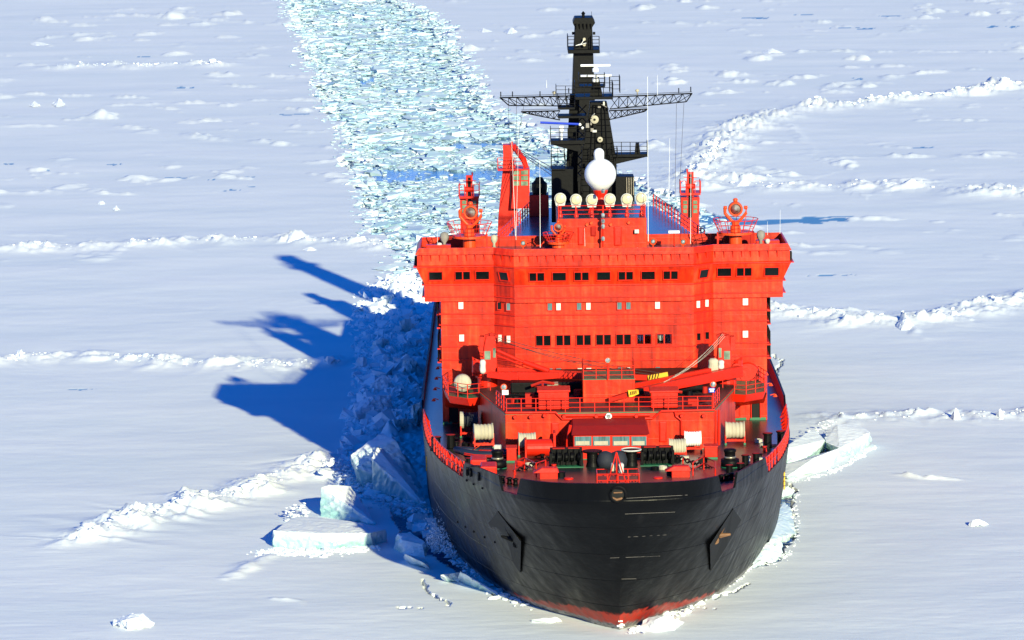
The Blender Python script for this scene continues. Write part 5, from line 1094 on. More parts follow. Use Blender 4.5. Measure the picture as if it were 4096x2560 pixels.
# outwards: continue the channel to the horizon
far_l = G(1120, -300); far_r = G(1430, -300); channel = [tuple(far_l[:2])]+channel+[tuple(far_r[:2])]
gap_r = gp([(3100, 1900), (3189, 1955), (3170, 2000), (3172, 2080), (3186, 2148), (3150, 2180), (3122, 2240), (3050, 2262), (2950, 2290), (2900, 2200)])
gap_l = gp([(1560, 2030), (1700, 2040), (1780, 2130), (1860, 2260), (2000, 2400), (1900, 2330), (1780, 2250), (1640, 2180), (1590, 2110)])
crack = gp([(1693, 2318), (1700, 2350), (1730, 2380), (1800, 2420)])
ridges = [  # polyline, height, width, roughness
    ('near', gp([(300, 2170), (351, 2150), (504, 2100), (640, 2055), (720, 2028), (882, 1990), (1008, 1985), (1107, 1911), (1233, 1885), (1265, 1850)]), 0.55, 2.2, 0.4),
    ('leftmid', gp([(-40, 1450), (60, 1438), (290, 1425), (520, 1440), (700, 1452), (900, 1455), (1060, 1468), (1200, 1455), (1330, 1450), (1450, 1455)]), 0.35, 2.4, 0.4),
    ('leftfar', gp([(60, 998), (180, 990), (420, 985), (620, 975), (730, 968), (880, 965), (1130, 955), (1250, 962), (1420, 968), (1520, 985)]), 0.45, 3.0, 0.4),
    ('leftfar2', gp([(225, 272), (330, 267), (450, 262), (560, 270), (640, 262), (800, 258), (860, 262)]), 0.5, 3.2, 0.4),
    ('rightarc', gp([(4140, 340), (4093, 345), (3890, 372), (3712, 395), (3569, 402), (3414, 425), (3295, 425), (3117, 455), (2956, 512), (2908, 553), (2850, 620), (2819, 660), (2780, 720)]), 0.7, 3.6, 0.5),
    ('righttop', gp([(2640, 770), (2800, 745), (2960, 730), (3150, 752), (3380, 745), (3560, 745), (3700, 752), (4060, 780), (4130, 775)]), 0.5, 4.5, 0.3),
    ('rightmid', gp([(3070, 1235), (3130, 1262), (3270, 1255), (3400, 1282), (3560, 1298), (3640, 1295), (3720, 1268), (3830, 1262), (3960, 1230), (4020, 1222), (4130, 1185)]), 0.6, 3.2, 0.4),
    ('rightlow', gp([(3330, 1680), (3500, 1672), (3660, 1660), (3820, 1668), (3960, 1664), (4130, 1655)]), 0.3, 2.6, 0.4),
]
thin = [gp(q) for q in ([(0, 380), (220, 380), (560, 392)], [(380, 495), (640, 525), (900, 560), (1150, 575), (1320, 590)], [(430, 422), (600, 416), (850, 412)], [(1050, 400), (1290, 398)], [(840, 338), (1000, 342)], [(850, 300), (1280, 305)],
        [(2990, 208), (3280, 206), (3500, 207), (3890, 204), (4100, 205)], [(2820, 288), (2990, 302), (3260, 300)], [(2830, 330), (3000, 326), (3230, 334)], [(3160, 500), (3320, 632), (3700, 626), (4100, 628)], [(3300, 346), (3600, 300), (3900, 278)], [(130, 157), (400, 130)],
        [(540, 60), (1000, 90)], [(2100, 150), (2300, 120)], [(2270, 225), (2560, 208)], [(2700, 95), (2900, 92)], [(3000, 980), (3500, 985)], [(0, 770), (500, 775)], [(3600, 1900), (3760, 1905), (3830, 1912)], [(1100, 2400), (1350, 2430)], [(900, 2310), (1150, 2210)])]
rubble_zone = gp([(1480, 1110), (1400, 1200), (1390, 1330), (1420, 1420), (1400, 1560), (1380, 1700), (1330, 1880), (1310, 1960), (1500, 2020), (1800, 2200), (1850, 2100), (1760, 1700), (1760, 1300), (1720, 1110)])
ponds = [(928, 760, 34, 4), (720, 711, 55, 3), (850, 717, 26, 3), (20, 656, 45, 3), (450, 658, 40, 3), (745, 350, 45, 2.5), (580, 227, 34, 2), (1180, 457, 70, 3), (1000, 745, 60, 2), (190, 682, 20, 2), (3033, 73, 70, 5), (3212, 60, 55, 2), (3563, 64, 65, 3),
         (3378, 111, 60, 2.5), (3965, 106, 30, 4), (4050, 107, 24, 4), (3432, 315, 26, 4), (3210, 880, 190, 12), (2830, 880, 60, 12), (330, 1557, 50, 4), (3310, 1102, 90, 4), (3700, 590, 60, 3), (3480, 115, 50, 2), (980, 708, 40, 2)]
N_C = 760
vs_rows = np.concatenate([np.linspace(2640, -60, 900)])
ys = np.array([G(2048, v)[1] for v in vs_rows])
near = np.linspace(-250, ys[0], 26)[:-1]; far = ys[-1]*np.exp(np.linspace(0, math.log(24000/ys[-1]), 40))[1:]
Yr = np.concatenate([near, ys, far])
tn = np.linspace(-0.128, 0.128, N_C); tn = np.concatenate([-np.linspace(2.2, 0.128, 22)[:-1], tn, np.linspace(0.128, 2.2, 22)[1:]])
YY = np.repeat(Yr[:, None], len(tn), 1); XX = CAM[0]+(YY-CAM[1])*tn[None, :]
def height(X, Y):
    dist = np.maximum(60.0, Y-CAM[1])
    h = 0.10*fbm(X/38, Y/30, 3, 1)+0.028*fbm(X/7.5, Y/3.4, 3, 5)
    fin = np.clip(1.6-dist/700, 0.15, 1); h = h+0.010*fin*fbm(X/2.6, Y/1.2, 3, 9)*np.clip(fbm(X/22, Y/18, 2, 12)+0.5, 0.15, 1.2)
    # scattered hummocky drifts far out
    hm_ = fbm(X/9, Y/11, 4, 21); msk = np.clip(fbm(X/60, Y/50, 2, 33)*1.2+0.3, 0, 1)*np.clip((Y-150)/260, 0.0, 1)
    for i, pl in enumerate(thin):
        xs_ = [p[0] for p in pl]; y_s = [p[1] for p in pl]; k = (X > min(xs_)-8) & (X < max(xs_)+8) & (Y > min(y_s)-12) & (Y < max(y_s)+12)
        if k.any():
            x, y = X[k], Y[k]; d, t = seg_dist(x+0.8*perlin(x/4, y/4, 171+i), y+2.5*perlin(x/5, y/5, 172+i), pl); wv = 0.5+y/500
            h[k] += (0.16+y/2200)*np.clip(perlin(x/6, y*0+i, 180+i)*2+0.6, 0, 1.3)*np.exp(-(d/wv)**2)*(1+0.8*fbm(x/1.5, y/2, 2, 190))
    h = h+np.clip(hm_-0.50, 0, 1)**0.8*1.7*msk
    for i, (nm_, pl, A_, W_, rg_) in enumerate(ridges):
        xs_ = [p[0] for p in pl]; y_s = [p[1] for p in pl]
        k = (X > min(xs_)-20) & (X < max(xs_)+20) & (Y > min(y_s)-25) & (Y < max(y_s)+25)
        if not k.any(): continue
        x, y = X[k], Y[k]; d, t = seg_dist(x+1.5*perlin(x/5, y/5, 71+i), y+3*perlin(x/6, y/6, 72+i), pl)
        amp = 1.2*A_*(0.35+1.1*np.clip(perlin(t*1.7, t*0+i, 50+i)+0.35, 0, 1)); g = np.exp(-(d/W_)**2); g2 = np.exp(-(d/(W_*3))**2)
        h[k] += amp*g*(1+rg_*1.5*fbm(x/1.5, y/2.0, 4, 80+i, 0.62))+0.25*amp*g2
    # rough shaded rubble at the ship's side
    d_in = inside(X, Y, rubble_zone); k = (X > -45) & (X < -5) & (Y > 5) & (Y < 240)
    x, y = X[k], Y[k]; d, _ = seg_dist(x, y, rubble_zone+[rubble_zone[0]]); f = np.where(d_in[k], np.clip(d/5.0, 0, 1), 0)*np.clip((x+25.5+2.5*perlin(x/5, y/7, 93))/6.5, 0.12, 1)
    rr = np.abs(fbm(x/3.2, y/3.6, 4, 91, 0.6)); h[k] += f*(rr*1.5+0.2*fbm(x/0.8, y/0.8, 2, 95))
    return h
H = height(XX.copy(), YY.copy())
# holes: channel and gaps drop below the water
k = (YY > 5)
hole = np.zeros(XX.shape, bool)
wob_x = XX+2.6*fbm(XX/5, YY/9, 4, 301, 0.6); wob_y = YY+5.0*fbm(XX/6, YY/9, 3, 302)
hole |= inside(wob_x, wob_y, channel) & k
wx2 = XX+0.25*fbm(XX/1.1, YY/1.5, 3, 303); wy2 = YY+0.8*fbm(XX/1.3, YY/1.7, 3, 304)
hole |= inside(wx2, wy2, gap_r); hole |= inside(wx2, wy2, gap_l)
for cr_, cw_2 in ((crack, 0.10), (gp([(2850, 2395), (2900, 2372), (2950, 2362), (2990, 2330)]), 0.09), (gp([(2760, 2440), (2820, 2432), (2860, 2440)]), 0.07), (gp([(1590, 2430), (1650, 2440), (1700, 2434)]), 0.06), (gp([(3085, 1420), (3110, 1436), (3128, 1440), (3090, 1520)]), 0.10)):
    dc, tcr = seg_dist(wx2, wy2, cr_); hole |= dc < cw_2
H[hole] = -1.6
# small drop beneath the ship so no snow pokes through
shipm = (np.abs(XX) < 9) & (YY > 35) & (YY < 140); H[shipm] = -1.6
pond = np.zeros(XX.shape)
for (u, v, wpx, hpx) in ponds:
    c_ = G(u, v); s_ = (v+1100)/63.6; rx = wpx/s_; ry = hpx/s_/max(0.06, (v+1100)/17086.)
    k2 = (np.abs(XX-c_[0]) < rx*1.6) & (np.abs(YY-c_[1]) < ry*2.2)
    x, y = XX[k2], YY[k2]; q = np.hypot((x-c_[0])/rx, (y-c_[1])/ry)+0.9*fbm(x/(rx*0.6), y/(ry*0.9), 4, int(u))
    val = np.clip((0.75-q)*6, 0, 1); pond[k2] = np.maximum(pond[k2], val); H[k2] = H[k2]*(1-val)-0.05*val
lead = gp([(2720, 862), (2800, 872), (2900, 884), (3020, 888), (3120, 882), (3220, 874), (3320, 868), (3410, 866)])
dl, tl = seg_dist(XX+0.6*perlin(XX/3, YY/4, 411), YY+2.2*perlin(XX/4, YY/5, 412), lead); wl_ = np.interp(tl, [0, 1, 3, 4, 5, 7], [4.5, 4.5, 3.6, 2.6, 1.5, 0.4])
val = np.clip((1-dl/wl_)*5, 0, 1); pond = np.maximum(pond, val); H = H*(1-val)-0.06*val
nr_, nc_ = XX.shape
idx = np.arange(nr_*nc_).reshape(nr_, nc_)
F = np.stack([idx[:-1, :-1], idx[:-1, 1:], idx[1:, 1:], idx[1:, :-1]], -1).reshape(-1, 4)
snow = npmesh('snow_field', np.stack([XX, YY, H], -1).reshape(-1, 3), F, 'snow', True, {'pond': pond.ravel()}); tag(snow, kind='structure')
m = MB(); m.add([(-9000, -3000, -0.75), (9000, -3000, -0.75), (9000, 26000, -0.75), (-9000, 26000, -0.75)], [(0, 1, 2, 3)]); tag(m.build('sea_water', ['water']), kind='structure')

def ground_h(x, y):
    return height(np.array([float(x)]), np.array([float(y)]))[0]
# --- blocks -----------------------------------------------------------
def chunks(name, P, S, flat=0.35, tilt=14, jit=0.22, mt='brash', tint=None, smooth=False, seed=0):
    r = np.random.default_rng(seed); n = len(P)
    T = np.array([[-1, -1, -1], [1, -1, -1], [1, 1, -1], [-1, 1, -1], [-1, -1, 1], [1, -1, 1], [1, 1, 1], [-1, 1, 1]], float)*0.5
    V = np.repeat(T[None], n, 0); V += r.uniform(-jit, jit, V.shape); V[:, :4, :2] *= 0.8
    asp = r.uniform(0.55, 1.0, n); V[:, :, 0] *= S[:, None]; V[:, :, 1] *= (S*asp)[:, None]; V[:, :, 2] *= (S*flat*r.uniform(0.5, 1.4, n))[:, None]
    tx, ty, tz = r.normal(0, R(tilt), n), r.normal(0, R(tilt), n), r.uniform(0, 2*np.pi, n)
    def rot(V, a, i, j):
        c_, s_ = np.cos(a)[:, None], np.sin(a)[:, None]; A_, B_ = V[:, :, i].copy(), V[:, :, j].copy(); V[:, :, i] = A_*c_-B_*s_; V[:, :, j] = A_*s_+B_*c_
    rot(V, tx, 1, 2); rot(V, ty, 0, 2); rot(V, tz, 0, 1); V += P[:, None, :]
    Fq = np.array([[0, 3, 2, 1], [4, 5, 6, 7], [0, 1, 5, 4], [1, 2, 6, 5], [2, 3, 7, 6], [3, 0, 4, 7]])
    F_ = (np.arange(n)[:, None, None]*8+Fq[None]).reshape(-1, 4)
    tn_ = r.beta(0.9, 1.6, n) if tint is None else tint
    return npmesh(name, V.reshape(-1, 3), F_, mt, smooth, {'tint': np.repeat(tn_, 8)})
_ico = bmesh.new(); bmesh.ops.create_icosphere(_ico, subdivisions=2, radius=0.5); ICV = np.array([v_.co[:] for v_ in _ico.verts]); ICF = np.array([[v_.index for v_ in f.verts] for f in _ico.faces]); _ico.free()
def lumps(name, P, S, flat=0.6, seed=0, mt='lump', rough=0.3, smooth=True, ftilt=10):
    r = np.random.default_rng(seed); n = len(P); V = np.repeat(ICV[None], n, 0)
    for k in range(4):
        d = r.normal(size=(n, 1, 3)); d /= np.linalg.norm(d, axis=2, keepdims=True); fq = r.uniform(2.5, 7, (n, 1)); ph = r.uniform(0, 6, (n, 1))
        V = V*(1+rough*0.5*np.sin((V*d).sum(2)*fq*2+ph))[:, :, None]
    # facets: clamp against random planes
    for k in range(5):
        d = r.normal(size=(n, 1, 3)); d /= np.linalg.norm(d, axis=2, keepdims=True); lim = r.uniform(0.26, 0.42, (n, 1)); q = (V*d).sum(2); V = V-np.maximum(q-lim, 0)[:, :, None]*d
    a = r.uniform(0, 2*np.pi, n); c_, s_ = np.cos(a)[:, None], np.sin(a)[:, None]; x = V[:, :, 0]*c_-V[:, :, 1]*s_; y = V[:, :, 0]*s_+V[:, :, 1]*c_
    V = np.stack([x*S[:, None]*r.uniform(0.8, 1.3, (n, 1)), y*S[:, None]*r.uniform(0.8, 1.2, (n, 1)), V[:, :, 2]*(S*flat)[:, None]*r.uniform(0.7, 1.3, (n, 1))], -1)+P[:, None, :]
    F_ = (np.arange(n)[:, None, None]*len(ICV)+ICF[None]).reshape(-1, 3)
    return npmesh(name, V.reshape(-1, 3), F_, mt, smooth, {'tint': np.repeat(r.uniform(0, 0.35, n)*(r.random(n) < 0.4), len(ICV))})
# brash ice in the channel
xs_ = [p[0] for p in channel]; cand = []
n_want = 84000; got = 0
while got < n_want:
    vv = rng.uniform(-80, 1080, 60000); uu = rng.uniform(1000, 3000, 60000)
    k = rng.random(60000) < (300./(vv+1100.))**0.6
    vv, uu = vv[k], uu[k]; d = cF[None]+cR[None]*((uu-2048)/FPX)[:, None]+cU[None]*((1280-vv)/FPX)[:, None]; t = (-0.6-CAM[2])/d[:, 2]; pts = CAM[None]+d*t[:, None]
    ok = inside(pts[:, 0], pts[:, 1], channel) & ~((np.abs(pts[:, 0]) < 14) & (pts[:, 1] < 150)); cand.append(pts[ok]); got += ok.sum()
P_ = np.concatenate(cand)[:n_want]; S_ = np.clip(rng.lognormal(math.log(0.38), 0.55, len(P_)), 0.14, 2.2)*np.clip((P_[:, 1]+292)/620, 0.8, 1.5)
gap = fbm(P_[:, 0]/10, P_[:, 1]/26, 3, 401); strip = 2.6*np.exp(-((P_[:, 1]-329-2.0*perlin(P_[:, 0]/6, P_[:, 0]*0, 5))/9)**2)+1.1*np.exp(-((P_[:, 1]-368-P_[:, 0])/8)**2)*(P_[:, 0] > -18)
keep = rng.random(len(P_)) > np.clip(-gap*1.1-0.06+strip*0.8, 0, 0.96); P_, S_ = P_[keep], S_[keep]
P_[:, 2] = -0.70+S_*0.05+rng.uniform(-0.03, 0.06, len(P_))
ti = np.clip(rng.beta(1.0, 1.5, len(P_))+0.25*fbm(P_[:, 0]/8, P_[:, 1]/18, 2, 402), 0, 1)
o = chunks('brash_ice', P_, S_, 0.16, 4, 0.24, 'brash', ti, seed=3); tag(o, 'broken white and pale turquoise ice filling the channel behind the ship', 'brash ice', kind='stuff')
# bigger floes in the channel and white rubble on its edges
sel = rng.choice(len(P_), 700, False); Pb = P_[sel].copy(); Pb = Pb[np.abs(Pb[:, 1]-328) > 9]; n_b = len(Pb); Sb = rng.uniform(1.3, 3.2, n_b); Pb[:, 2] = -0.6
o = chunks('ice_floe_litter', Pb, Sb, 0.22, 7, 0.24, 'brash', rng.beta(1, 2, n_b), seed=5); tag(o, 'larger pale floes floating among the brash ice of the channel', 'brash ice', kind='stuff')
def along(pl, n, spread, r, aniso=1.8):
    pl = np.array(pl); seg = np.diff(pl, axis=0); L = np.hypot(seg[:, 0], seg[:, 1]); c_ = np.concatenate([[0], np.cumsum(L)]); t = r.uniform(0, c_[-1], n)
    x = np.interp(t, c_, pl[:, 0])+r.normal(0, spread, n); y = np.interp(t, c_, pl[:, 1])+r.normal(0, spread*aniso, n); return x, y, t/c_[-1]
for nm_, E_, sd_ in (('left', LE, 7), ('right', RE, 8)):
    r_ = np.random.default_rng(sd_); x, y, t = along(E_[:-3], 2600, 1.3, r_, 4.0); S2 = np.clip(r_.lognormal(math.log(0.50), 0.55, len(x)), 0.15, 2.2)
    o = chunks('edge_rubble', np.stack([x, y, np.full(len(x), -0.05)+S2*0.06], -1), S2, 0.24, 7, 0.28, 'brash', r_.beta(1.0, 1.8, len(x)), seed=sd_); tag(o, f'crumbled white snow blocks along the {nm_} bank of the open channel', 'ice rubble', kind='stuff')
# pressure ridges: each one a line of snowy rubble
RL = {'near': ('snowy pressure ridge running diagonally across the left foreground toward the ship', 300, 0.8), 'leftmid': ('low broken ridge at left ending in the ship shadow', 230, 0.55), 'leftfar': ('low snow ridge at left level with the bridge roof', 200, 0.65),
      'leftfar2': ('thin far white ridge left of the channel near the top', 180, 0.8), 'rightarc': ('long curved rubble ridge sweeping up to the right edge behind the mast', 620, 1.1), 'righttop': ('gentle snow ridge with low mounds right of the side crane', 90, 0.9),
      'rightmid': ('soft ridge with rounded mounds right of the bridge wing', 80, 0.9), 'rightlow': ('short ridge with sharp spikes at the right edge below the bridge', 110, 0.5)}
for i, (nm_, pl, A_, W_, rg_) in enumerate(ridges):
    lab, n_, sz = RL[nm_]; r_ = np.random.default_rng(500+i); x, y, t = along(pl, n_*3, W_*0.24, r_)
    k = (perlin(t*14, t*0+i*3.3, 610+i)+0.25+r_.normal(0, 0.1, len(t))) > 0.2; x, y = x[k][:n_], y[k][:n_]
    z = height(x.copy(), y.copy()); S2 = np.clip(r_.lognormal(math.log(sz*0.33), 0.55, len(x)), 0.12, 1.7)
    ord_ = np.argsort(-S2); x, y, z, S2 = x[ord_], y[ord_], z[ord_], S2[ord_]; nb = 26
    root = empty('pressure_ridge', (float(np.median(x)), float(np.median(y)), 0), lab, 'ice ridge'); L0 = np.array(root.location)
    o = lumps('ridge_rubble', np.stack([x, y, z-S2*0.02], -1)[nb:]-L0, S2[nb:], 0.42, 600+i, 'lump'); o['kind'] = 'stuff'; o.parent = root
    if i == 0: shapes = [lumps('snow_block', np.zeros((1, 3)), np.ones(1), 0.6, 700+q, 'lump') for q in range(6)]
    for q in range(nb):
        sh = shapes[q % 6]; ob = bpy.data.objects.new('snow_block', sh.data); C.objects.link(ob); ob.parent = root
        ob.location = (x[q]-L0[0], y[q]-L0[1], z[q]+S2[q]*0.02-L0[2]); ob.rotation_euler = (0, 0, float(t[q]*40)); ob.scale = (S2[q], S2[q], S2[q])
for sh in shapes: bpy.data.objects.remove(sh)
# rubble in the ship's shade
r_ = np.random.default_rng(77); bx = np.array(rubble_zone); x = r_.uniform(bx[:, 0].min(), bx[:, 0].max(), 26000); y = r_.uniform(bx[:, 1].min(), bx[:, 1].max(), 26000)
k = inside(x, y, rubble_zone); k &= ~inside(x, y, gp([(1420, 1760), (1800, 1700), (1800, 2100), (1500, 2090), (1400, 1990)])); dn = np.clip(seg_dist(x, y, [(-14.8, 30.), (-15., 60.), (-15.2, 200.)])[0]/9.5, 0, 1); k &= r_.random(len(x)) > dn**0.7*0.97
x, y = x[k][:6500], y[k][:6500]; z = height(x.copy(), y.copy()); S2 = np.clip(r_.lognormal(math.log(0.40), 0.55, len(x)), 0.14, 1.8)
o = chunks('shaded_rubble', np.stack([x, y, z+S2*0.05], -1), S2, 0.55, 28, 0.25, 'lump', r_.beta(1, 4, len(x)), seed=9); tag(o, 'churned ice rubble in the blue shadow along the left side of the hull', 'ice rubble', kind='stuff')
# --- individually shaped slabs ----------------------------------------
def slab(name, pts, label, cat='ice slab', group=None, cuts=4, rough=0.09, seed=0, snow_dot=0.55, tint=0.35, z_off=0.0):
    P3 = [G(u, v, z) for u, v, z in pts]; c_ = np.mean(P3, 0); c_[2] = min(p[2] for p in P3)
    bm = bmesh.new()
    for p in P3: bm.verts.new(tuple(p-c_))
    r = bmesh.ops.convex_hull(bm, input=bm.verts); 
    bmesh.ops.delete(bm, geom=[g for g in r['geom_interior'] if isinstance(g, bmesh.types.BMVert)], context='VERTS')
    bmesh.ops.dissolve_limit(bm, angle_limit=R(4), verts=bm.verts, edges=bm.edges)
    bmesh.ops.triangulate(bm, faces=bm.faces)
    for _ in range(4):
        es = [e for e in bm.edges if e.calc_length() > 0.45]
        if not es: break
        bmesh.ops.subdivide_edges(bm, edges=es, cuts=1, use_grid_fill=False); bmesh.ops.triangulate(bm, faces=bm.faces)
    bm.normal_update()
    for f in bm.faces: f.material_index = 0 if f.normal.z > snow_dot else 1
    for v_ in bm.verts:
        q = v_.co; n1 = perlin(np.array([q.x*1.3+seed*7]), np.array([q.y*1.3+q.z*1.7]), 5)[0]; n2 = perlin(np.array([q.x*3.3+seed]), np.array([q.y*2.9+q.z*3.1]), 6)[0]
        top = v_.normal.z > 0.8; a = rough*(0.35 if top else 1.6); v_.co += v_.normal*(n1*a*0.9+n2*a*0.8)
    me = bpy.data.meshes.new(name); bm.to_mesh(me); bm.free(); me.materials.append(M['snow']); me.materials.append(M['lump' if tint <= 0.1 else 'ice'])
    for p in me.polygons: p.use_smooth = False
    tv = np.full(len(me.vertices), tint, dtype=np.float32)
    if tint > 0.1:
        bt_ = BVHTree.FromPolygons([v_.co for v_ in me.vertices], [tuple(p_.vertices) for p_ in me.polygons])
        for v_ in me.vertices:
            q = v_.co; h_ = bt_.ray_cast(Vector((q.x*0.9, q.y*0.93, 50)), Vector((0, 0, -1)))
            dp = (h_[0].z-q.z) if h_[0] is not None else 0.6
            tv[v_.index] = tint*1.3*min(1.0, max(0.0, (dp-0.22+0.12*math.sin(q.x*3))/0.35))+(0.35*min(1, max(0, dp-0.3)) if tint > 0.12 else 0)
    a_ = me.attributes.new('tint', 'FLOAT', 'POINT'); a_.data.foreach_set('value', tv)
    o = bpy.data.objects.new(name, me); C.objects.link(o); o.location = tuple(c_); return tag(o, label, cat, group)
slab('ice_slab', [(1285, 1951, 2.35), (1321, 1939, 2.5), (1402, 1945, 2.2), (1417, 2023, 1.2), (1505, 2095, 0.15), (1484, 2097, 0), (1411, 2085, 0), (1282, 2067, 0), (1340, 1985, 0), (1440, 2020, 0), (1282, 2080, -.4), (1484, 2110, -.4)], 'upright slab with a sunlit pale green broken face, left of the bow', seed=1)
slab('ice_slab', [(1098, 2125, 1.35), (1165, 2071, 1.35), (1237, 2065, 1.3), (1411, 2086, 1.3), (1542, 2117, 1.1), (1480, 2133, 1.15), (1291, 2133, 1.3), (1094, 2192, 0), (1300, 2200, 0), (1490, 2184, 0), (1548, 2167, 0), (1180, 2130, 0), (1400, 2140, 0), (1094, 2200, -.5), (1490, 2200, -.5)], 'flat snow-topped slab lifted above the snow, lower left of the bow', seed=2)
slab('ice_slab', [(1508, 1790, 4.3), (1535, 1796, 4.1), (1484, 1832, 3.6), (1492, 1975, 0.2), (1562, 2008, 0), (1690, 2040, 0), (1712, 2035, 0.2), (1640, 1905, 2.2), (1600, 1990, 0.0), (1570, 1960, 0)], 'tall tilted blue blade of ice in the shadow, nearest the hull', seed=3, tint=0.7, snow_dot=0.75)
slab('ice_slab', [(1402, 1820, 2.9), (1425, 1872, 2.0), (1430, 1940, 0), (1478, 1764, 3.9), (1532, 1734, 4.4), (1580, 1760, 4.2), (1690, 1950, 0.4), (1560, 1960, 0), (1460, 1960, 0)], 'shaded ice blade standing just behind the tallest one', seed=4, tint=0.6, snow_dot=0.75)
slab('ice_block', [(1408, 1668, 0), (1420, 1610, 1.5), (1488, 1582, 2.2), (1562, 1580, 2.1), (1572, 1640, 0.6), (1560, 1672, 0), (1435, 1682, 0), (1500, 1640, 0), (1425, 1650, .9)], 'big rounded snowy block in the middle of the ship shadow', 'ice block', seed=5, snow_dot=2.0, tint=0.1, rough=.2)
slab('ice_block', [(1280, 1450, 0), (1310, 1426, 1.1), (1332, 1424, 1.2), (1362, 1452, 0), (1320, 1462, 0)], 'small snow mound in the shadow at the end of the left ridge', 'ice block', seed=6, snow_dot=2.0, tint=0, rough=.15)
slab('ice_block', [(1415, 1460, 0), (1430, 1430, 1.2), (1452, 1428, 1.3), (1485, 1462, 0), (1450, 1472, 0)], 'snow mound in the shadow, second from the left ridge', 'ice block', seed=7, snow_dot=2.0, tint=0, rough=.15)
slab('ice_block', [(1470, 1560, 0), (1500, 1518, 1.6), (1530, 1500, 2.0), (1560, 1512, 1.7), (1610, 1570, 0), (1540, 1580, 0)], 'pointed snowy hump in the shadow behind the big rounded block', 'ice block', seed=8, snow_dot=2.0, tint=0, rough=.2)
for k_, (pts_, lab_) in enumerate([
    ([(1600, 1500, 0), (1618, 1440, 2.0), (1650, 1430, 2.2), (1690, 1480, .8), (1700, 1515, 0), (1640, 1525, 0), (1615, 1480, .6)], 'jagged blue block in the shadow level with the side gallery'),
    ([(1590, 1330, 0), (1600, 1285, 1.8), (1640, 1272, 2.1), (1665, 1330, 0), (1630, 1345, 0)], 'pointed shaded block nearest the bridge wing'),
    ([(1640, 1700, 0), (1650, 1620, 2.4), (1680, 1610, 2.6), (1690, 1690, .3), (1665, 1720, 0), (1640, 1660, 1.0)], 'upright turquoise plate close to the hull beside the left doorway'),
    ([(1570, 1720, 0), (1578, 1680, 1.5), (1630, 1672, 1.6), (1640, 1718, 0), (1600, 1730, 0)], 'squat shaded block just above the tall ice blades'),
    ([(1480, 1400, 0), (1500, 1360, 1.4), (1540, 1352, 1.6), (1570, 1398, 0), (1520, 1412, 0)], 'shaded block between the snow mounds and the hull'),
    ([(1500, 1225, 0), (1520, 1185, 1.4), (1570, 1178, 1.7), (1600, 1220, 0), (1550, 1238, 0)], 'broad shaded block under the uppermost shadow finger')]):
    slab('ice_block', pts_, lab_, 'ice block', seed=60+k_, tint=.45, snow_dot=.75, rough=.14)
slab('ice_slab', [(1590, 2135, 1.2), (1640, 2128, 1.3), (1700, 2168, 1.0), (1690, 2178, .9), (1606, 2160, 1.0), (1575, 2196, 0), (1618, 2220, 0), (1700, 2230, 0), (1720, 2190, .3)], 'small curved slab in shade beside the water splash', seed=9, tint=0.5)
slab('ice_slab', [(1618, 2215, 0.9), (1700, 2255, 0.6), (1720, 2275, 0.1), (1640, 2255, 0), (1618, 2240, 0), (1700, 2235, .5)], 'low narrow shaded slab below the splash', seed=10, tint=0.5)
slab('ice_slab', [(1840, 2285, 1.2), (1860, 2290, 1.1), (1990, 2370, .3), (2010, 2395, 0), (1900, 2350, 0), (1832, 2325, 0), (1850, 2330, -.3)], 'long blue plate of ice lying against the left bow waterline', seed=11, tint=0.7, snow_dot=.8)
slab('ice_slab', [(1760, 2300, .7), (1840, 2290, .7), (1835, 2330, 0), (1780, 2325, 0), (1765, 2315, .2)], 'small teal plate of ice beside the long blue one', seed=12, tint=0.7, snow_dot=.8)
slab('ice_slab', [(3306, 1722, 1.6), (3350, 1700, 1.9), (3420, 1692, 1.7), (3481, 1728, 1.4), (3357, 1792, 1.2), (3300, 1768, 1.3), (3487, 1765, 0.3), (3450, 1800, 0), (3410, 1822, 0), (3360, 1830, 0), (3310, 1800, 0), (3410, 1830, -.4)], 'tilted slab with bright aqua side, outermost on the right of the hull', seed=13, tint=.15)
slab('ice_slab', [(3120, 1800, 1.6), (3160, 1780, 1.6), (3255, 1715, 1.9), (3300, 1760, 1.5), (3290, 1775, 1.3), (3200, 1815, .9), (3130, 1850, 0.4), (3200, 1860, 0), (3100, 1850, 0), (3300, 1800, 0)], 'dark-topped tilted slab close behind the right railing', seed=14, tint=.2)
slab('ice_slab', [(3130, 1900, 0.5), (3148, 1905, 0.5), (3255, 1832, 1.2), (3357, 1792, 1.2), (3310, 1882, 0), (3205, 1903, 0), (3148, 1918, 0), (3130, 1860, .8), (3360, 1830, 0)], 'long slab with pale aqua edge touching the right side of the hull', seed=15, tint=.15)
slab('ice_slab', [(3110, 2020, 1.0), (3137, 2008, 1.1), (3165, 2040, .8), (3178, 2135, 0), (3140, 2166, -.3), (3050, 2175, 0.2), (3030, 2170, .6), (3090, 2150, -.5), (3180, 2150, -.5)], 'smooth pale green slab pressed against the right bow', seed=16, tint=.15, snow_dot=2.0)
slab('ice_slab', [(3110, 1950, .6), (3150, 1944, .7), (3178, 1962, .3), (3168, 1985, -.2), (3120, 2000, -.3), (3110, 1990, .1)], 'little teal lump above the open water at the right bow', seed=17, tint=.3, snow_dot=2.0)
slab('ice_slab', [(3060, 2168, .9), (3120, 2160, .8), (3135, 2185, .4), (3125, 2235, -.3), (3060, 2250, -.2), (3000, 2270, .1), (3020, 2215, .6), (3100, 2260, -.5)], 'jumbled white and aqua block under the pale green slab', seed=18, tint=.2, snow_dot=.9, rough=.2)
slab('snow_mound', [(2560, 2520, 0), (2580, 2470, .8), (2660, 2460, .9), (2740, 2490, 0), (2700, 2520, 0), (2620, 2530, 0), (2620, 2480, .9)], 'white snow pile pushed up at the right of the stem', 'snow pile', seed=19, snow_dot=2, tint=0, rough=.14)
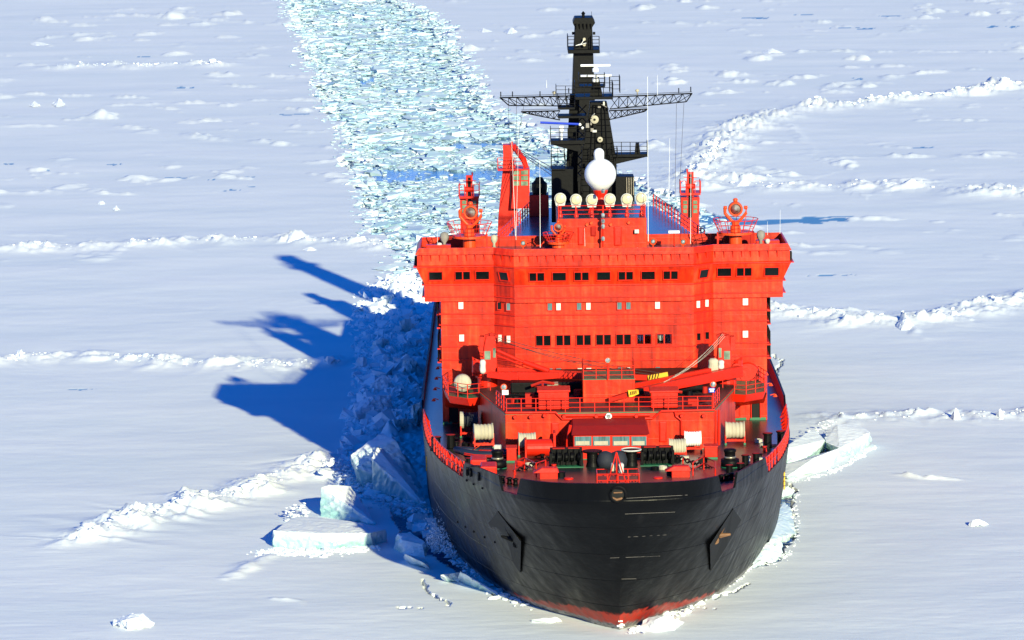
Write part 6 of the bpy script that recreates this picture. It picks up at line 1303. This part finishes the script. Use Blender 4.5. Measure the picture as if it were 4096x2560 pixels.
slab('snow_mound', [(2130, 2478, .25), (2230, 2470, .3), (2245, 2485, .1), (2215, 2492, 0), (2130, 2486, 0), (2180, 2468, .3)], 'thin white floe at the foot of the left bow', 'ice floe', seed=20, tint=0)
slab('snow_mound', [(440, 2500, 0), (480, 2470, .5), (530, 2448, .8), (580, 2462, .6), (620, 2505, 0), (540, 2520, 0), (500, 2480, .7)], 'crusty snow lump near the bottom left corner', 'snow lump', seed=21, snow_dot=2, tint=0, rough=.2)
slab('snow_mound', [(3870, 2100, 0), (3890, 2080, .4), (3920, 2078, .45), (3955, 2098, 0), (3910, 2106, 0)], 'lone snow lump on the smooth snow at lower right', 'snow lump', seed=22, snow_dot=2, tint=0, rough=.15)
slab('ice_spike', [(60, 1440, 0), (66, 1398, 1.0), (88, 1396, 1.0), (98, 1440, 0), (80, 1448, 0), (80, 1400, 1.05)], 'blocky upright snow pillar at the left edge of the frame', 'ice spike', seed=23, snow_dot=2, tint=0, rough=.08)
slab('ice_spike', [(3796, 1675, 0), (3818, 1640, .9), (3824, 1630, 1.1), (3832, 1645, .8), (3842, 1676, 0), (3815, 1685, 0)], 'tall pointed ice spike, left one of the two at right', 'ice spike', seed=24, snow_dot=2, tint=0, rough=.05)
slab('ice_spike', [(3980, 1668, 0), (3996, 1640, .8), (4002, 1634, .9), (4022, 1666, 0), (4000, 1674, 0)], 'shorter pointed ice spike closest to the right edge', 'ice spike', seed=25, snow_dot=2, tint=0, rough=.05)
def mound(u, v, wp, hp, label, seed, name='snow_hummock', sharp=0.0):
    s_ = (v+1100)/63.6; h_ = hp/s_; r_ = random.Random(seed); P_ = [(u-wp/2, v, 0), (u+wp/2, v+1, 0), (u-wp*.2, v+hp*.35, 0), (u+wp*.2, v+hp*.3, 0), (u-wp*.25, v-hp*.2, 0), (u+wp*.25, v-hp*.2, 0)]
    for k in range(3 if sharp else 5):
        f = r_.uniform(-.22, .22)*(1-sharp); hh = r_.uniform(.75, 1.0); P_.append((u+f*wp, v-hp*hh, h_*hh))
    return slab(name, P_, label, 'snow hummock', seed=seed, snow_dot=2, tint=0.0, rough=.10)
for a_ in [(235, 418, 56, 28, 'sharp white cone on the far ice at upper left', 31, .9), (140, 422, 46, 18, 'smaller cone left of the sharp white one at upper left', 32, .7), (180, 998, 110, 34, 'broad white mound at the left end of the ridge beside the frame edge', 33, 0), (1165, 962, 90, 36, 'rounded white mound just left of the open channel', 34, .2),
           (465, 838, 34, 16, 'small bright peak above the second ridge at left', 35, .5), (405, 816, 30, 12, 'flat bright drift above the second ridge at left', 36, 0), (2965, 745, 130, 30, 'wide snow mound directly right of the side crane', 37, 0), (3070, 712, 46, 18, 'smooth small snow block near the wide mound at right', 38, 0),
           (3560, 752, 130, 22, 'long low snow mound in the middle of the right ice field', 39, 0), (4050, 784, 130, 24, 'low snow mound touching the right edge of the frame', 40, 0), (3262, 1262, 70, 36, 'peaked hummock nearest the bridge on the right', 41, .4), (3620, 1310, 90, 44, 'tallest rounded hummock on the right ridge', 42, .2),
           (3820, 1272, 80, 30, 'hummock right of the tallest one on the right ridge', 43, .2), (3710, 1278, 60, 26, 'hummock between the two rounded ones on the right ridge', 44, .3), (4015, 1224, 60, 22, 'last small hummock before the right edge', 45, .2), (1240, 1000, 60, 12, 'low white drift below the rounded mound near the channel', 46, 0),
           (160, 178, 90, 12, 'long flat white drift at far upper left', 47, 0), (2040, 128, 60, 22, 'lone white hummock left of the mast top', 48, .3), (1940, 125, 60, 14, 'far white hummock beside the channel, left of the mast top', 49, .2), (3090, 210, 90, 16, 'far white drift to the right of the yard end', 50, 0)]:
    mound(*a_[:6], sharp=a_[6])
# rubble skirts around the slabs
def skirt(pix, n, sz, spread, label, seed, flat=.7, zt=0.0):
    r_ = np.random.default_rng(seed); x, y, t = along(gp(pix), n, spread, r_, 2.0); z = height(x.copy(), y.copy()); S2 = np.clip(r_.lognormal(math.log(sz*0.62), 0.5, n), 0.08, 1.3)
    o = lumps('ice_rubble', np.stack([x, y, z+S2*0.04+zt*r_.random(n)**1.5], -1), S2, flat*.8, seed, 'lump', .35, False); tag(o, label, 'ice rubble', kind='stuff')
skirt([(1030, 2215), (1100, 2212), (1250, 2218), (1400, 2205), (1500, 2190)], 420, .42, .35, 'crumbled white ice along the front of the flat slab', 901)
skirt([(1150, 2090), (1185, 2070), (1240, 2062)], 60, .4, .2, 'white crumbs behind the flat slab', 902, zt=1.2)
skirt([(1300, 1905), (1335, 1885), (1375, 1900), (1385, 1945)], 150, .42, .4, 'heap of small white blocks behind the upright slab', 903, zt=.7)
skirt([(1400, 1950), (1500, 1990), (1600, 2030), (1700, 2060)], 300, .5, .6, 'shaded ice crumbs at the foot of the tall blades', 904, zt=.4)
skirt([(3150, 1930), (3230, 1915), (3330, 1890), (3420, 1840), (3500, 1790)], 150, .28, .2, 'white crumbs below the aqua slabs on the right', 905)
skirt([(3190, 1960), (3175, 2060), (3188, 2150), (3130, 2240), (3060, 2268)], 110, .24, .2, 'small white ice bits lining the open water at the right bow', 906)
skirt([(3020, 2215), (2960, 2280), (2880, 2340), (2780, 2410), (2700, 2462), (2620, 2505), (2540, 2532)], 520, .34, .4, 'crushed snow pushed up along the bow waterline', 907, zt=.2)
skirt([(3230, 1790), (3290, 1770), (3330, 1740)], 90, .35, .3, 'dirty white crumbs between the tilted slabs on the right', 908, zt=1.5)
skirt([(1700, 2060), (1780, 2180), (1850, 2260), (1950, 2350), (2100, 2430)], 260, .4, .4, 'shaded crumbs along the left bow waterline', 909, zt=.1)
# splash of water thrown up at the left bow
r_ = np.random.default_rng(990); n_ = 2600; c1 = G(1755, 2205, 0.2); ang = r_.uniform(-1.15, 1.15, n_); sp_ = r_.gamma(2.2, 0.62, n_); hgt = np.abs(np.cos(ang))*sp_*1.0
x = c1[0]+np.sin(ang)*sp_*0.45+r_.normal(0, .25, n_); z = 0.1+np.clip(hgt, 0, 3.4); y = c1[1]+r_.normal(0, .5, n_)
x2 = np.where(r_.random(n_) < .35, x+1.2, x); z = np.where(x2 > x, z*0.55, z); y = np.where(x2 > x, y-1.5, y)
S2 = np.clip(r_.lognormal(math.log(.06), .5, n_), .02, .2)*np.clip(1.7-z/3, .5, 1.7)
o = lumps('water_splash', np.stack([x2, y, z], -1), S2, 1.0, 991, 'lump', .2, True); tag(o, 'burst of white spray rising beside the left bow', 'splash', kind='stuff')
